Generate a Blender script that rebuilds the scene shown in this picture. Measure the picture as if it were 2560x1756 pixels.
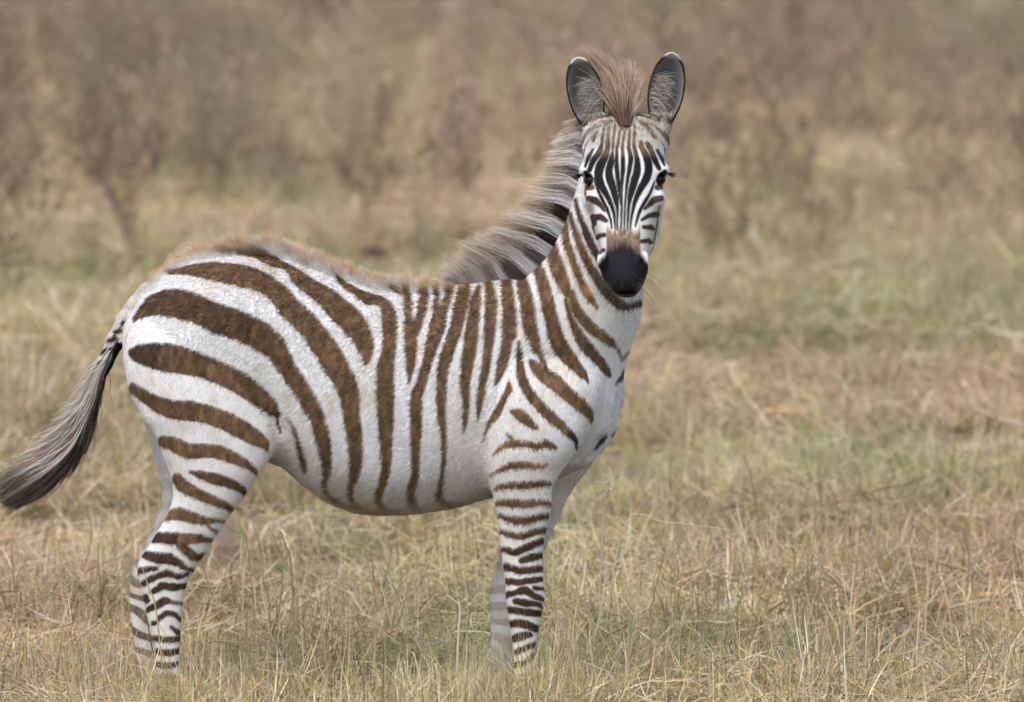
import bpy, math, random
import numpy as np

rng = np.random.default_rng(11)
random.seed(11)
for o in list(bpy.data.objects):
    bpy.data.objects.remove(o)
scene = bpy.context.scene
C = scene.collection

# ------------------------------------------------------------------ camera
CAM = np.array([0.0, -18.0, 2.2]); AIM = np.array([0.0, 0.0, 0.821])
DIST = float(np.linalg.norm(AIM - CAM)); WIDTH = 2.304
LENS = 36.0 * DIST / WIDTH
cam = bpy.data.cameras.new('camera'); camo = bpy.data.objects.new('camera', cam); C.objects.link(camo)
camo.location = CAM
camo.rotation_euler = (math.pi / 2 - math.atan2(CAM[2] - AIM[2], 18.0), 0, 0)
cam.lens = LENS; cam.sensor_width = 36.0; cam.sensor_fit = 'HORIZONTAL'
cam.clip_start = 0.5; cam.clip_end = 6000
cam.dof.use_dof = True; cam.dof.focus_distance = DIST - 0.13; cam.dof.aperture_fstop = 5.2
cam.dof.aperture_blades = 9
scene.camera = camo

# ------------------------------------------------------------------ sky, sun, exposure
SUN_EL, SUN_AZ = math.radians(58), math.radians(205)     # bright overcast, high sun behind the camera
w = bpy.data.worlds.new('World'); scene.world = w; w.use_nodes = True
nt = w.node_tree; nt.nodes.clear()
sky = nt.nodes.new('ShaderNodeTexSky'); sky.sky_type = 'NISHITA'; sky.sun_disc = False
sky.sun_elevation = SUN_EL; sky.sun_rotation = SUN_AZ
sky.air_density = 1.0; sky.dust_density = 2.6; sky.ozone_density = 1.0
bg = nt.nodes.new('ShaderNodeBackground'); bg.inputs['Strength'].default_value = 0.15
ow = nt.nodes.new('ShaderNodeOutputWorld')
nt.links.new(sky.outputs[0], bg.inputs[0]); nt.links.new(bg.outputs[0], ow.inputs[0])
sl = bpy.data.lights.new('sun', 'SUN'); sl.energy = 1.35; sl.angle = math.radians(50); sl.color = (1, .985, .96)
so = bpy.data.objects.new('sun', sl); C.objects.link(so); so.location = (0, -6, 12)
sd = np.array([math.sin(SUN_AZ) * math.cos(SUN_EL), math.cos(SUN_AZ) * math.cos(SUN_EL), math.sin(SUN_EL)])
so.rotation_euler = (math.pi / 2 - SUN_EL, 0, math.pi - SUN_AZ)
vs = scene.view_settings
vs.view_transform = 'Standard'; vs.look = 'None'; vs.gamma = 1.0; vs.exposure = 0.57
vs.use_curve_mapping = False
scene.render.engine = 'CYCLES'
cy = scene.cycles
cy.max_bounces = 4; cy.diffuse_bounces = 3; cy.glossy_bounces = 2; cy.transmission_bounces = 2; cy.volume_bounces = 0
cy.sample_clamp_indirect = 4.0
cy.use_adaptive_sampling = True; cy.adaptive_threshold = 0.04

# ------------------------------------------------------------------ measuring helpers
# photo measurements (2560 x 1756) <-> metres on an upright plane through the animal at depth y
_f = (AIM - CAM) / DIST; _r = np.array([1.0, 0, 0]); _u = np.cross(_r, _f); _k = WIDTH / DIST / 2560.0
def P(u, v, y=0.0):
    u = np.asarray(u, float); v = np.asarray(v, float); y = np.asarray(y, float)
    d = _f + ((u - 1280) * _k)[..., None] * _r + ((878 - v) * _k)[..., None] * _u
    t = (y - CAM[1]) / d[..., 1]
    return CAM + d * t[..., None]
def coat_uv(p):
    q = p - CAM; z = q @ _f
    return 1280 + (q @ _r) / z / _k, 878 - (q @ _u) / z / _k

def tag(o, label=None, cat=None, group=None, kind=None):
    for k, val in (('label', label), ('category', cat), ('group', group), ('kind', kind)):
        if val: o[k] = val
    return o

def vnoise(p, seed=0):
    """smooth value noise, p (N,3) or (N,2)"""
    p = np.asarray(p, float)
    if p.shape[1] == 2: p = np.c_[p, np.zeros(len(p))]
    i = np.floor(p).astype(np.int64); f = p - i; f = f * f * (3 - 2 * f)
    def h(a, b, c):
        n = (a * 374761393 + b * 668265263 + c * 2147483647 + seed * 974634777) & 0xffffffff
        n = ((n ^ (n >> 13)) * 1274126177) & 0xffffffff
        return ((n ^ (n >> 16)) & 0xffff) / 65535.0
    r = 0
    for a in (0, 1):
        for b in (0, 1):
            for c in (0, 1):
                wgt = (f[:, 0] if a else 1 - f[:, 0]) * (f[:, 1] if b else 1 - f[:, 1]) * (f[:, 2] if c else 1 - f[:, 2])
                r = r + wgt * h(i[:, 0] + a, i[:, 1] + b, i[:, 2] + c)
    return r

def mesh_from(name, verts, faces, mat=None, parent=None, smooth=True, cols=None):
    me = bpy.data.meshes.new(name)
    verts = np.asarray(verts, np.float32); faces = np.asarray(faces, np.int32)
    n = faces.shape[1]
    me.vertices.add(len(verts)); me.vertices.foreach_set('co', verts.ravel())
    me.loops.add(faces.size); me.loops.foreach_set('vertex_index', faces.ravel())
    me.polygons.add(len(faces)); me.polygons.foreach_set('loop_start', np.arange(len(faces), dtype=np.int32) * n)
    me.update(calc_edges=True)
    me.polygons.foreach_set('use_smooth', np.full(len(faces), smooth))
    if cols is not None:
        a = me.attributes.new('col', 'FLOAT_COLOR', 'POINT')
        a.data.foreach_set('color', np.c_[cols, np.ones(len(cols))].astype(np.float32).ravel())
    if mat: me.materials.append(mat)
    o = bpy.data.objects.new(name, me); C.objects.link(o)
    if parent: o.parent = parent; o.matrix_parent_inverse.identity()
    return o

def attr_mat(name, rough=.7, spec=.2, bump=0, bscale=300, transl=0, inst=False, mult=1.0):
    m = bpy.data.materials.new(name); m.use_nodes = True
    t = m.node_tree; N = t.nodes; L = t.links
    b = N['Principled BSDF']; b.inputs['Roughness'].default_value = rough
    b.inputs['Specular IOR Level'].default_value = spec
    a = N.new('ShaderNodeAttribute'); a.attribute_name = 'col'
    c = a.outputs['Color']
    if inst:
        a2 = N.new('ShaderNodeAttribute'); a2.attribute_type = 'INSTANCER'; a2.attribute_name = 'tint'
        mx = N.new('ShaderNodeMix'); mx.data_type = 'RGBA'; mx.blend_type = 'MULTIPLY'; mx.inputs[0].default_value = 1
        L.new(c, mx.inputs[6]); L.new(a2.outputs['Color'], mx.inputs[7]); c = mx.outputs[2]
    L.new(c, b.inputs['Base Color'])
    if bump:
        nz = N.new('ShaderNodeTexNoise'); nz.inputs['Scale'].default_value = bscale; nz.inputs['Detail'].default_value = 4
        tc = N.new('ShaderNodeTexCoord'); L.new(tc.outputs['Object'], nz.inputs['Vector'])
        bp = N.new('ShaderNodeBump'); bp.inputs['Strength'].default_value = bump; bp.inputs['Distance'].default_value = .003
        L.new(nz.outputs['Fac'], bp.inputs['Height']); L.new(bp.outputs[0], b.inputs['Normal'])
    if transl:
        tr = N.new('ShaderNodeBsdfTranslucent'); L.new(c, tr.inputs['Color'])
        ms = N.new('ShaderNodeMixShader'); ms.inputs[0].default_value = transl
        L.new(b.outputs[0], ms.inputs[1]); L.new(tr.outputs[0], ms.inputs[2])
        L.new(ms.outputs[0], N['Material Output'].inputs['Surface'])
    return m

def hair(name, pts, cols, r0, r1, mat, parent=None):
    """pts (N,K,3), cols (N,K,3); a hair Curves object"""
    n, k, _ = pts.shape
    cu = bpy.data.hair_curves.new(name)
    cu.add_curves([k] * n)
    cu.attributes['position'].data.foreach_set('vector', pts.astype(np.float32).ravel())
    rad = np.broadcast_to(np.linspace(0, 1, k)[None] ** 1.3, (n, k))
    r0 = np.broadcast_to(np.asarray(r0, float).reshape(-1, 1), (n, 1)); r1 = np.asarray(r1)
    rad = r0 + (r1 - r0) * rad
    at = cu.attributes.get('radius') or cu.attributes.new('radius', 'FLOAT', 'POINT')
    at.data.foreach_set('value', rad.astype(np.float32).ravel())
    ca = cu.attributes.new('col', 'FLOAT_COLOR', 'POINT')
    ca.data.foreach_set('color', np.concatenate([cols, np.ones((n, k, 1))], 2).astype(np.float32).ravel())
    cu.materials.append(mat)
    o = bpy.data.objects.new(name, cu); C.objects.link(o)
    if parent: o.parent = parent; o.matrix_parent_inverse.identity()
    return o

# ------------------------------------------------------------------ ground
def ground_h(x, y):
    p = np.c_[np.ravel(x), np.ravel(y)]
    r = np.hypot(p[:, 0] / 1.3, p[:, 1])
    a = np.clip((r - 1.2) / 3.0, 0, 1)
    h = (vnoise(p * .55, 3) - .5) * .09 + (vnoise(p * 1.7, 4) - .5) * .035
    far = np.clip((r - 120) / 800, 0, 1)
    h = h * a * (1 - far) + far * (vnoise(p * .004, 5) - .5) * 6
    return h.reshape(np.shape(x))
n = 190
t = np.linspace(-1, 1, n); ax = np.sinh(t * 7.2) / math.sinh(7.2) * 2500
gx, gy = np.meshgrid(ax, ax + 8, indexing='ij')
gv = np.c_[gx.ravel(), gy.ravel(), ground_h(gx, gy).ravel()]
ii = np.arange(n * n).reshape(n, n)
gf = np.c_[ii[:-1, :-1].ravel(), ii[1:, :-1].ravel(), ii[1:, 1:].ravel(), ii[:-1, 1:].ravel()]
gm = bpy.data.materials.new('dry_soil'); gm.use_nodes = True
T = gm.node_tree; N = T.nodes; L = T.links
tc = N.new('ShaderNodeTexCoord')
n1 = N.new('ShaderNodeTexNoise'); n1.inputs['Scale'].default_value = 1.2; n1.inputs['Detail'].default_value = 8
n2 = N.new('ShaderNodeTexNoise'); n2.inputs['Scale'].default_value = 38; n2.inputs['Detail'].default_value = 8
cr = N.new('ShaderNodeValToRGB'); cr.color_ramp.elements[0].position = .35; cr.color_ramp.elements[1].position = .68
cr.color_ramp.elements[0].color = (.12, .085, .053, 1); cr.color_ramp.elements[1].color = (.36, .28, .19, 1)
cr2 = N.new('ShaderNodeValToRGB'); cr2.color_ramp.elements[0].color = (.45, .42, .4, 1); cr2.color_ramp.elements[1].color = (1.15, 1.1, 1, 1)
mx = N.new('ShaderNodeMix'); mx.data_type = 'RGBA'; mx.blend_type = 'MULTIPLY'; mx.inputs[0].default_value = 1
bp = N.new('ShaderNodeBump'); bp.inputs['Strength'].default_value = .7; bp.inputs['Distance'].default_value = .02
L.new(tc.outputs['Object'], n1.inputs['Vector']); L.new(tc.outputs['Object'], n2.inputs['Vector'])
L.new(n1.outputs['Fac'], cr.inputs[0]); L.new(n2.outputs['Fac'], cr2.inputs[0])
L.new(cr.outputs[0], mx.inputs[6]); L.new(cr2.outputs[0], mx.inputs[7])
L.new(mx.outputs[2], N['Principled BSDF'].inputs['Base Color']); N['Principled BSDF'].inputs['Roughness'].default_value = .95
L.new(n2.outputs['Fac'], bp.inputs['Height']); L.new(bp.outputs[0], N['Principled BSDF'].inputs['Normal'])
ground = mesh_from('ground', gv, gf, gm)
tag(ground, 'dry brown savanna soil under the grass', 'ground', kind='structure')

# ------------------------------------------------------------------ zebra: the body as one implicit surface
H = 0.0048
X0, Y0, Z0 = -1.02, -0.40, 0.03
NX, NY, NZ = int((0.43 - X0) / H), int((0.245 - Y0) / H), int((1.535 - Z0) / H)
gxs = X0 + np.arange(NX) * H; gys = Y0 + np.arange(NY) * H; gzs = Z0 + np.arange(NZ) * H
F = np.full((NX, NY, NZ), 0.2, np.float32)
LAB = np.zeros((NX, NY, NZ), np.uint8); BEST = np.full((NX, NY, NZ), 9.0, np.float32)

def hermite(t, tx, ty):
    """smooth curve through a table (monotone x)"""
    o = np.argsort(tx); tx = np.asarray(tx, float)[o]; ty = np.asarray(ty, float)[o]
    d = np.diff(ty) / np.diff(tx); m = np.zeros(len(tx)); m[0] = d[0]; m[-1] = d[-1]
    ok = d[:-1] * d[1:] > 0
    m[1:-1] = np.where(ok, 2 * d[:-1] * d[1:] / np.where(ok, d[:-1] + d[1:], 1), 0)
    t = np.clip(t, tx[0], tx[-1]); i = np.clip(np.searchsorted(tx, t) - 1, 0, len(tx) - 2)
    h = tx[i + 1] - tx[i]; s = (t - tx[i]) / h
    return ((1 + 2 * s) * (1 - s) ** 2 * ty[i] + s * (1 - s) ** 2 * h * m[i] + s * s * (3 - 2 * s) * ty[i + 1] + s * s * (s - 1) * h * m[i + 1])

def sub_box(lo, hi):
    i0 = np.maximum(0, np.floor((np.array(lo) - [X0, Y0, Z0]) / H).astype(int))
    i1 = np.minimum([NX, NY, NZ], np.ceil((np.array(hi) - [X0, Y0, Z0]) / H).astype(int) + 1)
    return tuple(slice(a, b) for a, b in zip(i0, i1))
def merge(sl_, f, k, lab, cut=False):
    f = f.astype(np.float32); g = F[sl_]
    if cut:
        hh = np.clip(.5 - .5 * (g + f) / k, 0, 1); F[sl_] = g * (1 - hh) - f * hh + k * hh * (1 - hh); return
    hh = np.clip(.5 + .5 * (g - f) / k, 0, 1)
    F[sl_] = g * (1 - hh) + f * hh - k * hh * (1 - hh)
    b = BEST[sl_]; L_ = LAB[sl_]; L_[f < b] = lab; np.minimum(b, f, out=b)
def ell(dx, dy, a, b, p):
    r = (np.abs(dx / a) ** p + np.abs(dy / b) ** p) ** (1 / p) + 1e-6
    return np.hypot(dx, dy) * (1 - 1 / r) - 1e-5
def zslice(rows, k, lab, p=2.2, cap=.012):
    rows = np.array(rows, float); v, uL, uR, yc, b = rows.T
    A = P(uL, v, yc); B = P(uR, v, yc); tz = A[:, 2]; xc = (A[:, 0] + B[:, 0]) / 2; a = (B[:, 0] - A[:, 0]) / 2
    pad = k + .02
    s = sub_box((min(A[:, 0]) - pad, min(yc - b) - pad, min(tz) - pad), (max(B[:, 0]) + pad, max(yc + b) + pad, max(tz) + pad))
    x = gxs[s[0]][:, None, None]; y = gys[s[1]][None, :, None]; z = gzs[s[2]]
    X, Ac, Yc, Bc = (hermite(z, tz, q)[None, None, :] for q in (xc, a, yc, b))
    f = ell(x - X, y - Yc, Ac, Bc, p)
    f = np.maximum(f, np.maximum(z - max(tz), min(tz) - z)[None, None, :] + 0)
    merge(s, f, k, lab)
def xslice(rows, k, lab, p=2.2):
    rows = np.array(rows, float); u, vT, vB, b = rows.T
    A = P(u, vT, 0 * u); B = P(u, vB, 0 * u); tx = (A[:, 0] + B[:, 0]) / 2; zc = (A[:, 2] + B[:, 2]) / 2; a = (A[:, 2] - B[:, 2]) / 2
    pad = k + .02
    s = sub_box((min(tx) - pad, -max(b) - pad, min(B[:, 2]) - pad), (max(tx) + pad, max(b) + pad, max(A[:, 2]) + pad))
    x = gxs[s[0]]; y = gys[s[1]][None, :, None]; z = gzs[s[2]][None, None, :]
    Zc, Ac, Bc = (hermite(x, tx, q)[:, None, None] for q in (zc, a, b))
    dz = z - Zc
    bb = Bc * (1 - .12 * np.clip(dz / Ac, -1, 1))          # a little wider below than above
    f = ell(y + 0 * dz, dz + 0 * y, bb, Ac, p)
    f = np.maximum(f, np.maximum(x - max(tx), min(tx) - x)[:, None, None])
    merge(s, f, k, lab)
def ellipsoid(c, r, k, lab, rot=None, cut=False, field=False):
    c = np.array(c); R_ = max(r) + k + .01
    s = sub_box(c - R_, c + R_)
    x = gxs[s[0]][:, None, None] - c[0]; y = gys[s[1]][None, :, None] - c[1]; z = gzs[s[2]][None, None, :] - c[2]
    if rot is not None:
        q = [rot[i][0] * x + rot[i][1] * y + rot[i][2] * z for i in range(3)]
    else: q = [x, y, z]
    rr = np.sqrt((q[0] / r[0]) ** 2 + (q[1] / r[1]) ** 2 + (q[2] / r[2]) ** 2) + 1e-6
    d = np.sqrt(x * x + y * y + z * z)
    f = d * (1 - 1 / rr) - np.where(rr < .05, min(r) * .9, 0)
    if field: return s, f
    merge(s, f, k, lab, cut)
def capsule(a, b, ra, rb, k, lab, cut=False):
    a = np.array(a); b = np.array(b); R_ = max(ra, rb) + k + .01
    s = sub_box(np.minimum(a, b) - R_, np.maximum(a, b) + R_)
    x = gxs[s[0]][:, None, None] - a[0]; y = gys[s[1]][None, :, None] - a[1]; z = gzs[s[2]][None, None, :] - a[2]
    d = b - a; t = np.clip((x * d[0] + y * d[1] + z * d[2]) / (d @ d), 0, 1)
    f = np.sqrt((x - t * d[0]) ** 2 + (y - t * d[1]) ** 2 + (z - t * d[2]) ** 2) - (ra + (rb - ra) * t)
    merge(s, f, k, lab, cut)

TORSO, NECK, HEAD, FORE_N, FORE_F, HIND_N, HIND_F, TAIL, EAR = range(9)
xslice([(307, 843, 858, .02), (311, 815, 900, .05), (318, 797, 935, .078), (335, 772, 1000, .11), (365, 738, 1040, .14), (425, 684, 1090, .163),
        (504, 643, 1120, .176), (614, 625, 1135, .184), (700, 631, 1160, .188), (763, 649, 1212, .193), (825, 676, 1252, .198), (888, 695, 1272, .2),
        (951, 709, 1280, .2), (1014, 719, 1279, .197), (1076, 719, 1273, .19), (1139, 712, 1261, .182), (1200, 707, 1243, .172),
        (1288, 700, 1224, .158), (1360, 722, 1203, .143), (1430, 762, 1172, .122), (1485, 805, 1135, .096), (1520, 855, 1092, .068),
        (1541, 930, 1050, .04), (1549, 975, 1005, .012)], .03, TORSO)
zslice([(330, 1490, 1632, -.02, .05), (380, 1464, 1630, -.035, .06), (440, 1449, 1615, -.05, .066), (480, 1440, 1610, -.06, .07), (530, 1424, 1605, -.065, .074),
        (570, 1409, 1602, -.066, .078), (600, 1394, 1602, -.066, .082), (650, 1364, 1604, -.062, .088), (690, 1326, 1606, -.056, .094),
        (750, 1292, 1605, -.047, .104), (800, 1272, 1599, -.04, .112), (860, 1262, 1579, -.03, .12), (920, 1262, 1562, -.02, .12),
        (1000, 1280, 1548, -.01, .112), (1080, 1310, 1524, 0, .095), (1140, 1335, 1485, 0, .075)], .035, NECK, 2.1)
# near legs
hindN = [(760, 365, 560, -.07, .06), (850, 316, 640, -.095, .08), (940, 320, 688, -.11, .085), (1030, 350, 700, -.12, .08), (1100, 393, 692, -.125, .072), (1150, 413, 673, -.128, .066),
         (1200, 429, 641, -.13, .059), (1240, 432, 613, -.13, .053), (1280, 421, 583, -.13, .047), (1320, 399, 556, -.13, .042),
         (1360, 375, 527, -.13, .038), (1400, 352, 502, -.13, .036), (1430, 345, 483, -.13, .034), (1455, 350, 471, -.13, .032), (1490, 358, 461, -.13, .029),
         (1530, 365, 455, -.13, .027), (1580, 378, 452, -.13, .025), (1640, 390, 448, -.13, .024), (1680, 390, 453, -.13, .027),
         (1705, 393, 461, -.13, .027), (1728, 402, 470, -.13, .024), (1752, 409, 482, -.13, .026)]
zslice(hindN, .03, HIND_N)
fL = np.array([(700, 340), (850, 312), (940, 322), (1000, 342), (1050, 358), (1103, 373), (1160, 392), (1213, 404), (1254, 408), (1291, 398), (1320, 386), (1345, 373), (1379, 354), (1414, 335),
               (1446, 324), (1494, 323), (1545, 325), (1600, 334), (1660, 345), (1700, 348), (1740, 356)], float)
zslice([(v, np.interp(v, fL[:, 0], fL[:, 1]), np.interp(v, fL[:, 0], fL[:, 1]) + (uR - uL), -y, b)
        for v, uL, uR, y, b in [(r[0] - 12 if r[0] > 1600 else r[0],) + tuple(r[1:]) for r in hindN]], .03, HIND_F)
zslice([(880, 1250, 1490, -.09, .06), (930, 1236, 1500, -.105, .075), (980, 1226, 1498, -.115, .082), (1060, 1214, 1478, -.12, .082), (1130, 1212, 1440, -.122, .076),
        (1180, 1218, 1402, -.12, .067), (1220, 1229, 1381, -.12, .06), (1260, 1238, 1376, -.12, .054), (1300, 1243, 1369, -.12, .049),
        (1345, 1249, 1361, -.12, .045), (1385, 1255, 1358, -.12, .042), (1420, 1259, 1358, -.12, .041), (1455, 1263, 1359, -.12, .042),
        (1490, 1264, 1361, -.12, .042), (1515, 1267, 1359, -.12, .038), (1550, 1271, 1352, -.12, .032), (1590, 1277, 1345, -.12, .028),
        (1630, 1282, 1337, -.12, .025), (1670, 1284, 1331, -.12, .024), (1700, 1283, 1335, -.12, .027), (1728, 1288, 1342, -.12, .025), (1752, 1293, 1350, -.12, .027)], .025, FORE_N)
zslice([(960, 1380, 1520, .09, .06), (1040, 1345, 1530, .1, .07), (1100, 1325, 1518, .105, .07), (1150, 1310, 1488, .105, .066), (1200, 1298, 1452, .105, .06), (1230, 1290, 1428, .105, .055), (1270, 1281, 1407, .105, .05),
        (1310, 1268, 1390, .105, .046), (1355, 1255, 1371, .105, .043), (1400, 1244, 1350, .105, .041), (1440, 1236, 1334, .105, .041), (1485, 1227, 1322, .105, .042),
        (1513, 1222, 1316, .105, .04), (1541, 1228, 1308, .105, .034), (1601, 1227, 1291, .105, .027), (1640, 1228, 1284, .105, .025), (1670, 1226, 1279, .105, .025),
        (1692, 1225, 1282, .105, .027), (1715, 1229, 1289, .105, .025), (1737, 1234, 1296, .105, .027)], .025, FORE_F)
# muscle masses
ellipsoid(P(560, 850, -.06), (.20, .13, .17), .04, TORSO); ellipsoid(P(560, 850, .06), (.20, .13, .17), .04, TORSO)
ellipsoid(P(1345, 900, -.075), (.10, .085, .17), .04, TORSO); ellipsoid(P(1345, 900, .075), (.10, .085, .17), .04, TORSO)
ellipsoid(P(1472, 1000, -.05), (.055, .06, .1), .02, TORSO); ellipsoid(P(1472, 1000, .05), (.055, .06, .1), .02, TORSO)
# skin folds: elbow, flank, chest
for pts_, y_, r_ in ((((1196, 1090), (1200, 1150), (1212, 1205)), -.185, .006), (((1180, 1010), (1188, 1080), (1196, 1150)), -.196, .003), (((686, 1040), (700, 1072), (706, 1120)), -.176, .009),
                     (((1455, 1215), (1480, 1150), (1500, 1090)), -.07, .008), (((1395, 1130), (1420, 1180), (1400, 1225)), -.11, .006)):
    for a_, b_ in zip(pts_[:-1], pts_[1:]): capsule(P(*a_, y_), P(*b_, y_), r_, r_, .014, TORSO, True)
# head
hd = [(283, 1518, 1602, -.09, -.01), (298, 1484, 1636, -.12, .03), (330, 1467, 1655, -.152, .04), (380, 1461, 1661, -.185, .03), (420, 1459, 1663, -.205, .02),
      (450, 1464, 1657, -.222, .0), (490, 1471, 1651, -.242, -.02), (550, 1483, 1638, -.272, -.05), (600, 1497, 1625, -.298, -.10), (640, 1502, 1619, -.318, -.14),
      (670, 1500, 1621, -.332, -.165), (700, 1509, 1613, -.338, -.185), (725, 1527, 1601, -.332, -.2), (742, 1546, 1586, -.31, -.225)]
zslice([(v, a, b, (f + g) / 2, (g - f) / 2) for v, a, b, f, g in hd], .02, HEAD, 2.35)
ellipsoid(P(1562, 535, -.09), (.083, .095, .125), .03, HEAD)                      # jaw
for uu in (1470, 1652):
    ellipsoid(P(uu, 427, -.14), (.021, .036, .018), .014, HEAD)                  # brow
    ellipsoid(P(uu + (3 if uu < 1500 else -3), 500, -.16), (.012, .06, .02), .02, HEAD)   # cheek bone
EYE = [P(1474, 450, -.152), P(1650, 447, -.152)]
for e, sx in zip(EYE, (-1, 1)):
    ellipsoid(e + np.array([-.002 * sx, 0, 0]), (.019, .021, .018), .006, HEAD, cut=True)
for uu, sx in ((1511, -1), (1605, 1)):                                            # nostrils
    c = P(uu, 662, -.322); ellipsoid(c, (.011, .016, .019), .012, HEAD, cut=True)
    ellipsoid(P(uu + sx * 5, 652, -.31), (.013, .018, .022), .012, HEAD); ellipsoid(c + np.array([0, -.006, -.001]), (.008, .014, .014), .006, HEAD, cut=True)
ellipsoid(P(1565, 733, -.325), (.045, .03, .004), .006, HEAD, cut=True)           # mouth line
# ears: leaf shaped cups open to the front
EARS = []
for (b0, t0, rw) in (((1484, 322), (1443, 146), .0405), ((1650, 316), (1682, 134), .041)):
    yb = -.055; B_ = P(*b0, yb); T_ = P(*t0, yb - .005)
    ax_ = T_ - B_; ln = np.linalg.norm(ax_); ax_ = ax_ / ln; yv = np.array([0, 1.0, 0]); xv = np.cross(yv, ax_); xv /= np.linalg.norm(xv); yv = np.cross(ax_, xv)
    Rm = np.array([xv, yv, ax_]); c = B_ + ax_ * ln * .5
    EARS.append((c, Rm, ln, rw))
    s, fo = ellipsoid(c, (rw, .042, ln * .52), .0, EAR, rot=Rm, field=True)
    x = gxs[s[0]][:, None, None] - c[0]; y = gys[s[1]][None, :, None] - c[1]; z = gzs[s[2]][None, None, :] - c[2]
    q = [Rm[i][0] * x + Rm[i][1] * y + Rm[i][2] * z for i in range(3)]
    ci = np.array([0, -.018, .004]); ri = (rw - .0065, .05, ln * .52 - .006)
    rr = np.sqrt(((q[0] - ci[0]) / ri[0]) ** 2 + ((q[1] - ci[1]) / ri[1]) ** 2 + ((q[2] - ci[2]) / ri[2]) ** 2) + 1e-6
    dd = np.sqrt(q[0] ** 2 + (q[1] - ci[1]) ** 2 + q[2] ** 2); fi = dd * (1 - 1 / rr)
    fe = np.maximum(np.maximum(fo, -fi), -(q[1] + .016))
    merge(s, fe, .006, EAR)
    capsule(B_ + ax_ * .02, B_ - ax_ * .03, .019, .026, .02, HEAD)
# tail dock
TP = np.array([(372, 738), (345, 770), (321, 800), (289, 853), (261, 909), (241, 965), (225, 1021), (201, 1081), (169, 1134), (120, 1182), (60, 1222), (6, 1256)], float)
tw = [P(u, v, 0) for u, v in TP]
rad = [.028, .025, .021, .0185, .017, .015, .013, .010]
for i in range(7): capsule(tw[i], tw[i + 1], rad[i], rad[i + 1], .012, TAIL)

# surface nets
sgn = F < 0
cs = np.zeros((NX - 1, NY - 1, NZ - 1), np.uint8)
for a in (0, 1):
    for b in (0, 1):
        for c in (0, 1):
            cs += sgn[a:NX - 1 + a, b:NY - 1 + b, c:NZ - 1 + c]
act = (cs > 0) & (cs < 8)
ci = np.argwhere(act); cid = np.full(act.shape, -1, np.int32); cid[act] = np.arange(len(ci))
corner = np.array([(a, b, c) for a in (0, 1) for b in (0, 1) for c in (0, 1)])
acc = np.zeros((len(ci), 3)); cnt = np.zeros(len(ci))
for i in range(8):
    for j in range(i + 1, 8):
        if np.abs(corner[i] - corner[j]).sum() != 1: continue
        A = ci + corner[i]; B = ci + corner[j]
        fa = F[A[:, 0], A[:, 1], A[:, 2]]; fb = F[B[:, 0], B[:, 1], B[:, 2]]
        x = (fa < 0) != (fb < 0); t = fa[x] / (fa[x] - fb[x])
        acc[x] += A[x] + (B[x] - A[x]) * t[:, None]; cnt[x] += 1
V = acc / cnt[:, None] * H + np.array([X0, Y0, Z0])
quads = []
for d in range(3):
    s0 = [slice(1, -1)] * 3; s1 = [slice(1, -1)] * 3; s0[d] = slice(0, -1); s1[d] = slice(1, None)
    e0 = sgn[tuple(s0)]; e1 = sgn[tuple(s1)]; E = np.argwhere(e0 != e1); inside = e0[e0 != e1]
    off = np.ones(3, int); off[d] = 0; E = E + off
    a_, b_ = (d + 1) % 3, (d + 2) % 3
    da = np.zeros(3, int); da[a_] = 1; db = np.zeros(3, int); db[b_] = 1
    g = lambda e: cid[e[:, 0], e[:, 1], e[:, 2]]
    q = np.c_[g(E - da - db), g(E - db), g(E), g(E - da)]
    q[~inside] = q[~inside][:, ::-1]
    quads.append(q)
Q = np.concatenate(quads); Q = Q[(Q >= 0).all(1)]
lab = LAB[ci[:, 0], ci[:, 1], ci[:, 2]]

def lap(V, Q, it, lam):
    e = np.concatenate([Q[:, [0, 1]], Q[:, [1, 2]], Q[:, [2, 3]], Q[:, [3, 0]]])
    nv = len(V)
    deg = np.bincount(e.ravel(), minlength=nv).astype(float)
    for _ in range(it):
        s = np.stack([np.bincount(e[:, 0], V[e[:, 1], c], nv) + np.bincount(e[:, 1], V[e[:, 0], c], nv) for c in range(3)], 1)
        V = V + lam * (s / deg[:, None] - V)
    return V
V = lap(V, Q, 3, .55)
# one linear refinement + relaxing
e = np.concatenate([Q[:, [0, 1]], Q[:, [1, 2]], Q[:, [2, 3]], Q[:, [3, 0]]]); es = np.sort(e, 1)
key = es[:, 0].astype(np.int64) * len(V) + es[:, 1]
uk, inv = np.unique(key, return_inverse=True); ue = np.c_[uk // len(V), uk % len(V)]
nV, nE, nQ = len(V), len(ue), len(Q); em = inv.reshape(4, nQ) + nV; fc = np.arange(nQ) + nV + nE
V2 = np.concatenate([V, V[ue].mean(1), V[Q].mean(1)])
lab2 = np.concatenate([lab, lab[ue[:, 0]], lab[Q[:, 0]]])
Q2 = np.concatenate([np.c_[Q[:, i], em[i], fc, em[(i + 3) % 4]] for i in range(4)])
V2 = lap(V2, Q2, 2, .5)
def normals():
    fn = np.cross(V2[Q2[:, 2]] - V2[Q2[:, 0]], V2[Q2[:, 3]] - V2[Q2[:, 1]])
    n_ = np.stack([sum(np.bincount(Q2[:, i], fn[:, c], len(V2)) for i in range(4)) for c in range(3)], 1)
    n_ /= np.linalg.norm(n_, axis=1, keepdims=True) + 1e-12
    return -n_ if (n_ * (V2 - V2.mean(0))).sum() < 0 else n_
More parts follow.
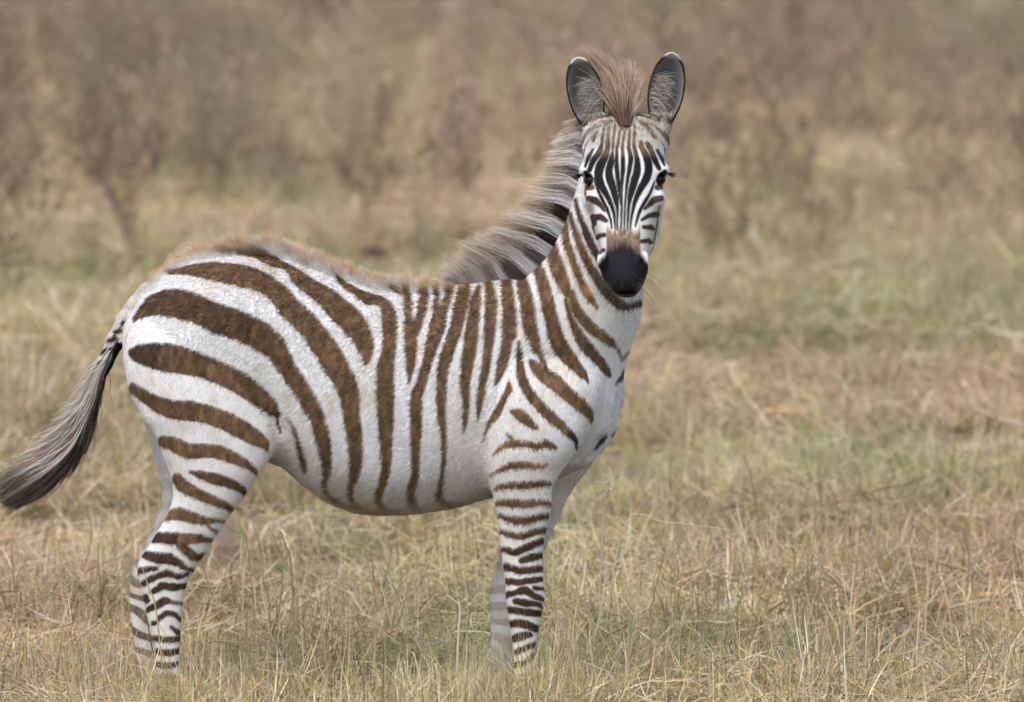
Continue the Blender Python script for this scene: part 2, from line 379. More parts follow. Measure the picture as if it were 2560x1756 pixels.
# gentle relief: muscles everywhere, ribs along the barrel
n_ = normals(); xx, zz = V2[:, 0], V2[:, 2]
rib = np.clip(1 - np.abs(xx + .28) / .22, 0, 1) * np.clip(1 - np.abs(zz - .68) / .2, 0, 1) * (np.abs(n_[:, 1]) > .4) * (lab2 == TORSO)
amp = np.where(np.isin(lab2, (HEAD, EAR)), .0, .0055)
V2 = V2 + n_ * (rib * .0022 * np.sin((xx + .25 * zz) * 2 * math.pi / .05) + (vnoise(V2 * 11, 95) - .5) * amp + (vnoise(V2 * 28, 96) - .5) * amp * .3)[:, None]
fn = np.cross(V2[Q2[:, 2]] - V2[Q2[:, 0]], V2[Q2[:, 3]] - V2[Q2[:, 1]])
NRM = np.stack([sum(np.bincount(Q2[:, i], fn[:, c], len(V2)) for i in range(4)) for c in range(3)], 1)
NRM /= np.linalg.norm(NRM, axis=1, keepdims=True) + 1e-12
if (NRM * (V2 - V2.mean(0))).sum() < 0: NRM = -NRM; Q2 = Q2[:, ::-1]; fn = -fn

# ------------------------------------------------------------------ the coat pattern: measured stripes, plus painted flank crease shade, drawn into a map
WHITE = np.array((.75, .735, .71)); BROWN = np.array((.150, .092, .048)); DARK = np.array((.056, .033, .022)); BLACK = np.array((.014, .011, .012)); TAN = np.array((.23, .135, .065))
KEY = dict(b=BROWN, d=DARK, k=BLACK, t=TAN, m=(BROWN + DARK) / 2)
MW, MH = 2560, 1800
class Pat:
    def __init__(s): s.a = np.zeros((MH, MW), np.float32); s.c = np.tile(WHITE.astype(np.float32), (MH, MW, 1))
    def ribbon(s, pts, col, org, sc, soft=2.2, wide=1.0):
        p = np.array(pts, float); p[:, :2] = p[:, :2] / sc + org; p[:, 2] = p[:, 2] / sc * 1.09 * wide
        # densify with a smooth curve
        t = np.r_[0, np.cumsum(np.hypot(*np.diff(p[:, :2], axis=0).T))]; m = max(2, int(t[-1] / 3))
        tt = np.linspace(0, t[-1], m)
        if len(p) > 2:
            def cr_(y):
                g = np.gradient(y, t); i = np.clip(np.searchsorted(t, tt, side='right') - 1, 0, len(t) - 2); h = t[i + 1] - t[i]; q = (tt - t[i]) / h
                return (1 + 2 * q) * (1 - q) ** 2 * y[i] + q * (1 - q) ** 2 * h * g[i] + q * q * (3 - 2 * q) * y[i + 1] + q * q * (q - 1) * h * g[i + 1]
            xs, ys = cr_(p[:, 0]), cr_(p[:, 1])
        else: xs, ys = np.interp(tt, t, p[:, 0]), np.interp(tt, t, p[:, 1])
        ws = np.interp(tt, t, p[:, 2]) / 2
        R_ = ws.max() + soft + 2
        x0, x1 = int(max(0, xs.min() - R_)), int(min(MW, xs.max() + R_ + 1)); y0, y1 = int(max(0, ys.min() - R_)), int(min(MH, ys.max() + R_ + 1))
        if x1 <= x0 or y1 <= y0: return
        best = np.full((y1 - y0, x1 - x0), 1e9, np.float32)
        for x, y, w_ in zip(xs, ys, ws):
            r = int(w_ + soft + 3); a0, a1 = max(x0, int(x) - r), min(x1, int(x) + r + 1); b0, b1 = max(y0, int(y) - r), min(y1, int(y) + r + 1)
            if a1 <= a0 or b1 <= b0: continue
            d = np.hypot(np.arange(a0, a1)[None] - x, np.arange(b0, b1)[:, None] - y) - w_
            v = best[b0 - y0:b1 - y0, a0 - x0:a1 - x0]; np.minimum(v, d.astype(np.float32), out=v)
        al = np.clip(.5 - best / (2 * soft), 0, 1); A = s.a[y0:y1, x0:x1]; Cc = s.c[y0:y1, x0:x1]
        new = np.maximum(A, al); k = (al >= A)[..., None]; Cc[...] = np.where(k & (al[..., None] > 0), np.array(KEY[col], np.float32), Cc); A[...] = new
    def many(s, org, sc, txt, soft=2.2, wide=1.0):
        for ln in txt.strip().splitlines():
            ln = ln.strip()
            if not ln: continue
            col, rest = ln.split(':'); s.ribbon([tuple(map(float, q.split(','))) for q in rest.split()], col, np.array(org), sc, soft, wide)
    def get(s, u, v):
        u = np.clip(u, 0, MW - 2); v = np.clip(v, 0, MH - 2); i = u.astype(int); j = v.astype(int); fu = (u - i)[:, None]; fv = (v - j)[:, None]
        def at(jj, ii): return WHITE * (1 - s.a[jj, ii][:, None]) + s.c[jj, ii] * s.a[jj, ii][:, None]
        return (at(j, i) * (1 - fu) + at(j, i + 1) * fu) * (1 - fv) + (at(j + 1, i) * (1 - fu) + at(j + 1, i + 1) * fu) * fv
body_pat, fore_pat, hind_pat, head_pat, tail_pat = Pat(), Pat(), Pat(), Pat(), Pat()
S = 3.188
R1, R2, R3, R4, R5, R6 = (300, 560), (700, 560), (1100, 560), (300, 940), (700, 880), (1100, 920)
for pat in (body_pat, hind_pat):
    pat.many(R1, S, """
b:760,246,12 900,235,32 1000,232,50 1130,262,62 1240,308,80 1335,345,55 1425,430,110 1535,510,125 1655,590,150 1745,680,180 1835,760,190 1915,860,170 1955,960,140 1975,1040,90 1965,1115,22
b:400,392,16 540,368,68 700,375,125 850,392,155 1000,420,165 1100,450,155 1200,500,150 1290,580,155 1370,680,165 1460,760,170 1545,850,170 1615,950,188 1685,1060,188 1745,1160,180 1805,1270,165 1840,1380,145 1850,1500,125
m:120,755,40 200,690,95 300,640,165 420,628,210 540,650,222 660,695,205 790,755,220 900,790,215 1030,840,215 1140,900,210 1230,970,185
b:1140,900,205 1230,970,180 1290,1060,150 1340,1150,135 1400,1240,130 1470,1350,128 1540,1470,125
d:100,1025,65 160,1035,140 270,1050,195 400,1070,215 530,1095,195
m:400,1070,205 530,1095,195 650,1130,180 780,1180,175
b:780,1180,172 900,1235,170 1010,1300,165 1110,1375,155 1190,1440,125 1250,1510,66
""")
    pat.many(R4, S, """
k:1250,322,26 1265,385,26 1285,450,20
b:100,90,75 190,155,90 300,225,118
m:190,155,88 300,225,120 420,265,145 560,280,150 700,305,140
b:700,305,138 830,355,145 960,420,145 1070,485,125 1150,540,80 1180,590,22
b:345,520,92 430,545,105 540,595,120 660,598,110 780,605,105 890,645,95 980,690,75 1060,740,50 1095,780,25
m:560,765,28 650,790,65 760,820,90 870,855,80 950,890,65 1005,930,50
b:455,820,82 500,870,100 590,925,90 700,975,80 800,1015,70 890,1060,50
b:380,1110,85 470,1100,100 580,1130,90 690,1155,65 760,1150,35 830,1155,28
t:700,1185,30 750,1230,30 800,1245,25
d:275,1285,90 400,1295,95 500,1305,98
b:500,1305,95 620,1295,75 735,1310,35
m:480,1350,60 540,1400,75 600,1440,70 660,1430,50
b:1340,330,16 1400,450,26 1440,580,40 1470,690,45 1490,770,20
""")  # the short black line is no stripe: shade of the flank crease, painted in
    pat.many((260, 1240), 3.5425, """
d:370,520,75 480,550,100 590,560,95 670,600,65
m:670,600,62 740,650,40 800,655,40
d:290,665,60 380,650,52 470,640,40
d:350,780,50 400,745,62 470,715,60 560,685,65 660,715,50 740,690,35
d:430,850,55 520,800,65 620,810,65 730,795,45
d:365,900,66 375,930,60
d:385,1010,50 470,970,70 540,930,70 600,940,42
b:600,940,42 690,955,36
d:490,1085,45 560,1040,55 620,1050,50 690,1110,36
d:440,1130,44 470,1115,36
d:590,1160,30 660,1215,50
d:440,1262,50 560,1275,62 690,1262,50
d:450,1375,50 560,1390,62 680,1370,50
d:460,1490,50 560,1505,58 680,1490,50
d:470,1600,50 660,1610,50
""")
for pat in (body_pat, fore_pat):
    pat.many(R5, S, """
b:130,210,128 200,330,122 270,450,125 315,560,115 345,680,110 370,800,95 383,900,75 380,1000,50 370,1070,34 395,1125,34 450,1175,34 530,1215,34 640,1245,32 760,1265,30 880,1272,26
b:575,480,122 585,560,120 600,650,118 608,760,112 610,900,95 600,1000,75 580,1090,50 590,1170,42 630,1215,40 700,1250,35 800,1270,30
b:845,200,130 845,400,132 850,560,118 850,700,100 855,850,80 850,950,72 830,1050,62 805,1120,55 800,1180,55 830,1225,45 900,1255,35 1000,1265,22
b:1090,350,85 1090,500,95 1090,600,88 1085,750,75 1085,880,62 1090,960,60 1080,1020,65 1060,1090,62 1065,1170,62 1090,1220,60 1150,1245,34
b:1290,300,78 1300,570,62 1310,650,48 1315,760,38 1310,900,35 1300,1000,38 1290,1080,42 1290,1150,60 1330,1190,50 1420,1200,35 1594,1185,26
""")
    pat.many(R2, S, """
b:470,440,28 540,500,50 620,545,55 700,595,90 790,610,70 850,650,80 870,720,110 880,820,115 880,920,100 870,1020,105 850,1120,120 845,1220,130 845,1400,132
b:1020,510,55 1030,640,68 1030,740,58 1045,870,100 1050,1000,86 1050,1100,74 1040,1180,48 1035,1260,18
b:1170,510,70 1150,620,80 1120,740,62 1075,860,80
b:1272,510,42 1255,640,48 1255,720,70 1255,850,110
b:1375,505,55 1335,620,60 1305,700,66 1270,790,110 1250,850,110 1220,950,95 1190,1060,80 1160,1170,70 1130,1270,75 1090,1370,85
b:1485,515,95 1445,660,105 1420,780,95 1375,920,90 1330,1060,90 1300,1180,85 1290,1320,78
t:900,520,30 990,570,26
t:960,470,40 990,500,30
""", wide=1.05)
    pat.many(R3, S, """
b:325,495,24 290,620,75 275,740,85 255,880,90 240,1000,95 220,1150,80 205,1300,70 215,1450,55 205,1560,42 197,1660,14
b:403,480,56 415,620,85 410,740,85 400,880,75 395,960,70 375,1100,65 350,1250,55 330,1380,50 318,1460,36 303,1580,14
b:545,480,80 550,600,90 560,700,95 560,800,105 560,880,98
b:550,880,80 530,1000,75 500,1120,75 470,1220,45 445,1290,14
m:635,940,26 640,1060,45 640,1150,55 665,1250,70 710,1340,75 770,1420,72
b:770,1420,72 880,1528,74 960,1598,64 1020,1658,54
d:1040,1670,46 1075,1710,40 1100,1780,16
b:665,420,64 680,540,90 700,640,100 715,760,100 735,860,90 770,960,75 810,1060,45 845,1140,24
b:725,1090,28 770,1140,78 830,1200,100 900,1250,110 970,1310,100 1050,1380,95 1120,1440,90 1180,1490,70 1212,1560,26
b:785,320,66 815,450,85 845,570,90 870,680,95
m:870,680,93 900,780,95 925,880,100 960,970,113 1020,1060,100 1080,1130,80 1130,1190,62 1180,1250,18
b:905,150,50 920,280,90 950,380,100 985,470,90 1020,560,55
m:1005,600,26 1040,740,40 1080,830,60 1130,920,80 1190,1000,85 1250,1070,75 1310,1140,65 1350,1205,34
b:1045,540,50 1080,660,70 1130,740,75 1200,820,80 1280,880,75 1350,930,60 1400,975,30
b:1000,-60,40 1000,30,50 1010,130,55 1040,230,55 1075,330,55 1110,420,55 1150,510,60
t:1150,510,60 1200,590,52 1255,665,24
m:1040,-100,26 1065,0,40 1095,100,50 1130,200,55 1170,290,60 1220,380,60 1280,470,65 1350,560,70 1400,610,75 1450,650,70 1530,650,45 1594,625,45
d:1085,-200,24 1110,-80,36 1140,0,42 1170,80,55 1210,170,55 1260,260,50 1305,335,30
t:1425,1000,24 1455,1065,18 1505,1015,14
b:1490,1150,36 1440,1225,30 1400,1280,10
""", wide=1.12)
    pat.many(R6, S, """
b:550,110,28 550,170,60 520,220,50 470,330,60 440,390,52
t:440,390,48 390,460,28 345,590,12
b:580,340,48 650,380,90 720,440,70 770,475,36
t:425,690,22 480,640,40 560,600,50
b:540,605,58 680,605,60 770,620,45 850,600,70 920,630,36
t:530,520,18 570,560,34
b:480,810,40 580,775,60 680,770,55
t:395,855,16 480,810,38
t:680,770,50 780,780,42 850,770,26
b:430,955,22 550,935,55 680,930,60 800,920,55 875,920,38
b:455,1070,45 560,1075,65 680,1080,65 800,1070,50 885,1070,38
m:470,1170,35 560,1205,60 680,1215,65 780,1190,60 875,1170,40
m:485,1300,35 560,1330,55 650,1340,60 750,1310,55 865,1275,45
d:1250,640,18 1290,580,30 1330,530,24
d:1380,520,16 1420,470,14
""")
    pat.many((1160, 1240), 3.187, """
d:310,420,45 400,450,60 500,410,60 640,352,50
d:460,515,48 540,490,60 640,465,55
d:330,560,58 430,590,60 530,590,60 640,570,50
d:335,680,55 430,690,55 530,675,50 640,660,45
d:340,790,50 420,770,50 480,755,70 550,790,50 630,825,40
d:560,735,36 635,740,34
d:410,840,48 500,855,60 600,870,45 635,900,28
d:350,905,56 430,920,55 520,930,60 610,940,50
d:370,1020,58 470,1020,70 550,1050,65 605,1065,60
d:390,1140,58 460,1120,70 520,1110,48
d:420,1245,44 520,1200,50 580,1180,40
d:405,1350,46 490,1330,50 555,1270,38
d:400,1450,46 500,1440,50 540,1430,40
""")
fade = np.clip((np.arange(MH) - 1100) / 60.0, 0, 1)
HS = 3.065; HO = (1360, 260)
head_pat.many(HO, HS, """
k:322,530,42 345,560,52 352,600,46 340,622,24
k:925,520,36 895,555,50 880,590,46 888,612,24
b:545,150,16 535,250,22 525,370,24
b:590,160,14 575,250,20 558,345,22
b:628,170,14 612,250,18 600,330,22
b:655,160,14 652,250,20 648,335,26
b:690,150,16 692,240,24 690,335,28
m:505,170,20 495,250,28 490,325,34
m:460,190,20 452,250,24 446,305,22
k:375,350,20 340,415,34 315,480,22
k:445,300,18 425,370,48 375,440,45 350,505,40
k:490,320,34 470,400,55 430,480,70 418,540,64 432,610,62 470,680,48 510,760,36 535,840,26 545,930,18 548,965,14
k:525,370,22 512,450,52 497,520,58 510,590,62 530,650,56 550,730,46 562,800,26 562,880,20 562,965,16
k:558,340,22 556,430,34 560,520,38 570,600,36 580,680,28 588,770,14
k:600,330,22 605,420,34 605,500,38 600,580,28 597,680,17 595,800,20 592,900,20 590,985,14
k:648,330,28 665,420,40 655,500,36 640,580,30 629,680,21 620,800,19 617,900,18 615,985,14
k:690,330,28 715,440,42 712,520,60 690,600,60 665,690,46 650,780,26 642,900,20 638,970,14
k:740,320,34 790,420,58 802,500,60 780,580,60 740,650,50 700,740,36 680,820,26 666,900,20 660,960,14
k:790,300,34 825,370,40 850,430,46 882,495,36
k:868,355,26 905,425,30 922,470,20
k:380,570,16 410,650,22 440,720,28 480,800,28 505,870,22 520,950,16
k:845,600,16 820,670,22 780,740,28 735,820,28 715,880,22 700,940,14
d:345,725,46 390,740,55 430,775,40 465,820,22
d:380,870,50 385,920,36
d:385,875,46 430,868,50 475,895,34
d:375,940,20 390,1020,14 400,1070,10
d:405,1030,30 425,1012,38 465,1005,32
d:430,1140,28 455,1120,30
d:895,725,46 850,735,55 810,770,40 770,805,22
d:865,848,46 800,860,36 750,890,22
d:835,955,34 815,945,40
d:820,947,40 765,945,30
d:815,1060,34 800,1050,38
d:800,1048,36 745,1055,30
d:882,780,10 872,880,14 856,990,16 838,1070,10
m:335,640,50 365,640,44
m:870,640,44 900,630,50
b:295,600,20 318,690,20 330,760,10
b:400,210,30 380,270,30
b:740,130,30 800,180,34 845,250,30
m:490,150,28 520,130,24
b:480,290,30 490,320,34
b:740,290,34 750,330,34
t:620,100,60 610,180,50
""", 1.6)
tail_pat.many((0, 660), 2.491, """
d:905,210,22 880,235,22
d:840,290,24 862,278,22
d:775,360,34 805,342,34
d:725,422,34 752,408,34
d:690,472,34 722,460,34
d:650,542,40 700,530,38
d:622,622,40 665,608,38
d:595,702,40 645,688,38
d:570,782,40 620,768,38
d:540,862,42 590,846,40
d:510,940,42 560,922,40
d:480,1010,42 530,995,40
k:750,490,50 712,640,70 662,770,72 612,890,66 566,990,64
""")
def legs_bands(p, z_lo=.1):
    """cross bands round a leg, for the sides that carry them all the way round"""
    q = p[:, 2] + .012 * np.sin(p[:, 0] * 40 + p[:, 2] * 9) + .03 * vnoise(p * 22, 91)
    return np.clip((np.sin(q * 2 * math.pi / .042) - .05) * 2.4 + .5, 0, 1)

def coat(p, nrm, lab):
    """coat colour of surface points"""
    n = len(p); c = np.tile(WHITE, (n, 1))
    pm = p.copy(); pm[:, 1] = -np.abs(pm[:, 1])          # both flanks carry the same pattern
    w1 = (vnoise(p * 150, 7) - .5) * 3.6; w2 = (vnoise(p * 150, 8) - .5) * 3.6
    u, v = coat_uv(pm)
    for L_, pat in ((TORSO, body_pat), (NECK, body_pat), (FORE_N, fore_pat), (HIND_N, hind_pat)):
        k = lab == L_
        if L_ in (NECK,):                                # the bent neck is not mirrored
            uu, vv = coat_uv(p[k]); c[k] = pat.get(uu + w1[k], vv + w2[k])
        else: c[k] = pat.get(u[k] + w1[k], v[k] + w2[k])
    for L_ in (FORE_F, HIND_F):
        k = lab == L_; pf = p[k]
        if k.sum() == 0: continue
        b = legs_bands(pf)[:, None]; low = np.clip((.42 - pf[:, 2]) / .15, 0, 1)[:, None]
        cc = WHITE * (1 - b) + (BROWN * .75 if L_ == HIND_F else TAN) * b
        up = pf[:, 2] > (.62 if L_ == FORE_F else .55)
        uu, vv = coat_uv(np.c_[pf[:, 0], -np.abs(pf[:, 1]), pf[:, 2]]); cc[up] = (body_pat if L_ == FORE_F else hind_pat).get(uu, vv)[up]
        c[k] = cc
    # inner sides of the legs and the groin are pale
    inner = np.zeros(n); legl = np.isin(lab, (FORE_N, HIND_N, FORE_F, HIND_F))
    side = np.where(np.isin(lab, (FORE_N, HIND_N)), 1, -1)
    inner[legl] = np.clip((nrm[legl, 1] * side[legl] + .05) / .35, 0, 1)
    low = np.clip((p[:, 2] - .27) / .08, 0, 1)
    inner *= np.where(lab == FORE_F, .6, np.where(lab == HIND_F, .12, .25)) + np.where(lab == FORE_F, .4, .75) * low
    c = c * (1 - inner[:, None]) + np.array((.62, .60, .57)) * inner[:, None]
    # underside of the belly: pale with a brown line along the middle
    k = (lab == TORSO) & (nrm[:, 2] < -.8)
    if k.any():
        bl = np.clip(1 - np.abs(p[k, 1]) / .03, 0, 1)[:, None]; bk = (np.clip((-.8 - nrm[k, 2]) / .15, 0, 1) * .7)[:, None]; c[k] = c[k] * (1 - bk) + bk * (WHITE * .85 * (1 - bl) + TAN * bl)
    # dorsal line
    k = np.isin(lab, (TORSO,)) & (nrm[:, 2] > .5) & (p[:, 0] < -.1)
    a = np.clip(1 - np.abs(p[k, 1]) / .05, 0, 1)[:, None]; c[k] = c[k] * (1 - a) + np.array((.62, .45, .28)) * a
    # head
    k = lab == HEAD; uu, vv = coat_uv(p[k]); pk = p[k]
    ch = head_pat.get(uu + w1[k] * .3, vv + w2[k] * .3)
    hu, hv = (uu - 1360) * HS, (vv - 260) * HS
    sides = np.clip((pk[:, 1] + .13) / .05, 0, 1)[:, None]           # behind the cheeks: broad neck-like stripes
    sb = np.clip(np.sin((pk[:, 2] + pk[:, 1] * .8) * 2 * math.pi / .04) * 2 + .4, 0, 1)[:, None]
    ch = ch * (1 - sides) + sides * (WHITE * (1 - sb) + DARK * sb)
    top = np.clip((320 - hv) / 120, 0, 1) * np.clip((560 - hv) / 100, 0, 1)
    mixn = vnoise(pk * np.array([330, 200, 90]), 12) * .75 + .25 * vnoise(pk * 40, 13)
    tc_ = np.where(mixn[:, None] > .5, np.array((.19, .10, .055)), np.array((.60, .55, .49)))
    ch = ch * (1 - .5 * top[:, None]) + tc_ * .5 * top[:, None]
    # upper ends of the face stripes run to brown
    br = np.clip((430 - hv) / 130, 0, 1)[:, None] * (ch.mean(1) < .12)[:, None]
    ch = ch * (1 - br) + BROWN * 1.2 * br
    jag = (vnoise(np.c_[hu / 16, hv * 0], 15) - .5) * 60
    inx = np.clip((np.minimum(hu - 478, 738 - hu)) / 14 + .5, 0, 1)
    tb = np.clip((hv + jag * .9 - 940) / 55, 0, 1) * .95 * inx; ch = ch * (1 - tb[:, None]) + np.array((.19, .12, .065)) * tb[:, None]
    edge = np.interp(hv, [1000, 1060, 1150, 1230, 1300], [0, 0, 25, 60, 80])
    mz = np.clip((hv + jag * .5 - 1025 - 70 * (np.abs(hu - 606) / 130) ** 2) / 85, 0, 1) * np.clip((np.minimum(hu - 470 + edge, 738 + edge - hu)) / 14 + .5, 0, 1)
    mcol = np.array((.0145, .012, .0155)) * np.ones((len(hv), 1))
    lip = np.clip((np.abs(hu - 612) / 150 - .55) / .35, 0, 1) * np.clip((hv - 1350) / 60, 0, 1) + np.clip((hv - 1450) / 40, 0, 1) * .5
    mcol = mcol * (1 - lip[:, None]) + np.array((.16, .125, .095)) * lip[:, None]
    ch = ch * (1 - mz[:, None]) + mcol * mz[:, None]
    c[k] = ch
    # tail dock
    k = lab == TAIL; uu, vv = coat_uv(p[k]); c[k] = tail_pat.get(uu + w1[k] * .5, vv + w2[k] * .5) * np.array((.9, .86, .8))
    # ears: dark rim, pale tip, grey inside
    k = lab == EAR
    if k.any():
        ce = np.tile(WHITE, (k.sum(), 1)); pe = p[k]
        for c0, Rm, ln, rw in EARS:
            q = (pe - c0) @ Rm.T; near = np.abs(q[:, 0]) < .07
            tt = q[:, 2] / (ln * .52); rad_ = np.sqrt((q[:, 0] / rw) ** 2 + tt ** 2)
            front = nrm[k][:, 1] < -.1
            g = np.array((.13, .125, .13)) + (np.clip(rad_ - .55, 0, .4) * .8)[:, None] * np.array((.5, .5, .5))
            cc = np.where(front[:, None], g, WHITE)
            rim = np.clip((rad_ - .86) / .05, 0, 1)[:, None]; cc = cc * (1 - rim) + np.array((.035, .02, .014)) * rim
            tip = np.clip((tt - .8) / .08, 0, 1)[:, None]; cc = cc * (1 - tip) + np.array((.6, .57, .52)) * tip
            root = np.clip((-.55 - tt) / .2, 0, 1)[:, None] * front[:, None]; cc = cc * (1 - root) + np.array((.06, .045, .035)) * root
            m_ = near & (np.linalg.norm(q, axis=1) < .13); ce[m_] = cc[m_]
        c[k] = ce
    return c

def mottle(p, c):
    """hair by hair variation: brown fur is streaky, white fur a little creamy"""
    m1 = vnoise(p * np.array([120, 120, 60]), 21); m2 = vnoise(p * 420, 22); m3 = vnoise(p * 9, 23)
    lum = c.mean(1); brown = np.clip((.3 - lum) / .15, 0, 1) * np.clip((c[:, 0] - c[:, 2]) / .04, 0, 1)
    f = 1 + brown * ((m1 - .5) * .85 + (m2 - .5) * .7) + (1 - brown) * ((m1 - .5) * .12 + (m2 - .5) * .14)
    c = c * np.clip(f, .25, 2)[:, None]
    warm = (brown * np.clip((m1 - .45) * 2, 0, 1))[:, None]; c = c * (1 + warm * np.array((.16, .10, .02)))
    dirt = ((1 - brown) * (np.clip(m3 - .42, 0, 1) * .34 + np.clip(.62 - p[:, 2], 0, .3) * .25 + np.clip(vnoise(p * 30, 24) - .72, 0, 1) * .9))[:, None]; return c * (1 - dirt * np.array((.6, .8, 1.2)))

fur_m = attr_mat('fur', .62, .15); skin_m = attr_mat('hide', .75, .12, .08, 260); hair_m = attr_mat('long_hair', .55, .25, transl=0)
muz = coat(V2, NRM, lab2)
zebra = bpy.data.objects.new('zebra', None); C.objects.link(zebra); zebra.empty_display_size = .3
tag(zebra, 'young brown and white striped zebra standing side on with its head turned to the viewer', 'zebra')
body = mesh_from('body', V2, Q2, skin_m, zebra, True, mottle(V2, muz))

# ------------------------------------------------------------------ fur
tri = np.concatenate([Q2[:, [0, 1, 2]], Q2[:, [0, 2, 3]]])
ta = np.linalg.norm(np.cross(V2[tri[:, 1]] - V2[tri[:, 0]], V2[tri[:, 2]] - V2[tri[:, 0]]), axis=1) / 2
labt = lab2[tri[:, 0]]; cen = V2[tri].mean(1); tn = NRM[tri[:, 0]]
dens = np.full(len(tri), 190000.0)
dens[labt == HEAD] = 420000; dens[labt == EAR] = 130000; dens[(tn[:, 1] > .3) & (labt != HEAD)] = 60000
cu_, cv_ = coat_uv(cen)
dens[(labt == TORSO) & (np.abs(cen[:, 1]) < .06) & (tn[:, 2] > .5) & (cu_ < 1140)] = 300000
muzzle = (labt == HEAD) & (cv_ > 260 + 1090 / HS); dens[muzzle] = 60000
pr = ta * dens; NH = int(pr.sum())
idx = rng.choice(len(tri), NH, p=pr / pr.sum())
r1 = np.sqrt(rng.random(NH)); r2 = rng.random(NH); W3 = np.c_[1 - r1, r1 * (1 - r2), r1 * r2]
rp = (V2[tri[idx]] * W3[:, :, None]).sum(1); rn = (NRM[tri[idx]] * W3[:, :, None]).sum(1); rn /= np.linalg.norm(rn, axis=1, keepdims=True)
rl = labt[idx]
flow = np.zeros((NH, 3)); length = np.full(NH, .011); lift = np.full(NH, .3)
for L_, d, ln, lf in ((TORSO, (-.75, 0, -.65), .0135, .36), (NECK, (-.45, .1, -.9), .011, .3), (HEAD, (0, -.35, -1), .0042, .32), (FORE_N, (-.1, 0, -1), .009, .3), (FORE_F, (-.1, 0, -1), .009, .3),
                      (HIND_N, (-.25, 0, -1), .0095, .3), (HIND_F, (-.25, 0, -1), .0095, .3), (TAIL, (-.5, 0, -.9), .014, .35), (EAR, (0, 0, 1), .006, .35)):
    k = rl == L_; flow[k] = d; length[k] = ln; lift[k] = lf
ru, rv = coat_uv(rp)
k = (rl == FORE_N) & (rv < 1330); length[k] = .012
k = (rl == HEAD) & (rv < 260 + 330 / HS); length[k] = .012; lift[k] = .45
length[(rl == HEAD) & (rv > 260 + 1090 / HS)] = .002
low = rp[:, 2] < .33; length[low & np.isin(rl, (FORE_N, FORE_F, HIND_N, HIND_F))] = .0065
# belly fringe, chest and back fluff
k = (rl == TORSO) & (rn[:, 2] < -.3); bq = np.clip((-.3 - rn[k, 2]) / .6, 0, 1); length[k] = .0135 + .0115 * bq; lift[k] = .36 + .14 * bq
dors = (rl == TORSO) & (np.abs(rp[:, 1]) < .06) & (rn[:, 2] > .55) & (ru < 1130)
da = np.clip(1 - np.abs(rp[:, 1]) / .06, 0, 1)
length[dors] = .014 + .042 * da[dors] ** .7 * np.interp(ru[dors], [330, 480, 620, 800, 950, 1130], [.35, .6, 1.0, .75, .6, .5]) * (.5 + vnoise(rp[dors] * 35, 31)); lift[dors] = .4 + .42 * da[dors]
flow += rng.normal(0, .16, (NH, 3)) + (np.c_[vnoise(rp * 70, 41), vnoise(rp * 70, 42), vnoise(rp * 70, 43)] - .5) * .5
flow -= (flow * rn).sum(1, keepdims=True) * rn; flow /= np.linalg.norm(flow, axis=1, keepdims=True) + 1e-9
length *= rng.uniform(.6, 1.25, NH); lift = np.clip(lift + rng.normal(0, .08, NH), .08, .95)
rc = mottle(rp, coat(rp, rn, rl)) * rng.uniform(.78, 1.16, (NH, 1))
tt = np.linspace(0, 1, 4)
dirn = flow[:, None] * (1 - lift)[:, None, None] + rn[:, None] * (lift[:, None] * (1 - np.where(dors, .1, .5)[:, None] * tt[None]))[:, :, None]
pts = rp[:, None] - rn[:, None] * .001 + dirn * (length[:, None] * tt[None])[:, :, None]
cols = np.repeat(rc[:, None], 4, 1)
da_ = (da * dors)[:, None]; tipc = np.array((.72, .50, .31)) * rng.uniform(.7, 1.3, (NH, 1))
pale = (vnoise(rp * np.array([60, 60, 60]), 51) > .62)[:, None]; tipc = np.where(pale, np.array((.80, .70, .56)), tipc)
for j in (1, 2, 3): cols[:, j] = cols[:, j] * (1 - da_ * j / 3) + tipc * da_ * j / 3
rad = np.where(rl == HEAD, .00035, .00058)
bw = ((rl == TORSO) * np.clip((-.45 - rn[:, 2]) / .5, 0, 1) * .6)[:, None, None]; cols[:, 2:] = cols[:, 2:] * (1 - bw) + np.array((.42, .30, .18)) * bw
hair('coat_fur', pts, cols, rad, .00012, fur_m, zebra)

def spline(P_, m):
    """resample guides (…,K,3) smoothly to m points"""
    P_ = np.asarray(P_, float); K = P_.shape[-2]; t = np.linspace(0, K - 1, m); i = np.clip(t.astype(int), 0, K - 2); f = (t - i)[:, None]
    g = np.gradient(P_, axis=-2)
    a, b, ga, gb = P_[..., i, :], P_[..., i + 1, :], g[..., i, :], g[..., i + 1, :]
    return (1 + 2 * f) * (1 - f) ** 2 * a + f * (1 - f) ** 2 * ga + f * f * (3 - 2 * f) * b + f * f * (f - 1) * gb

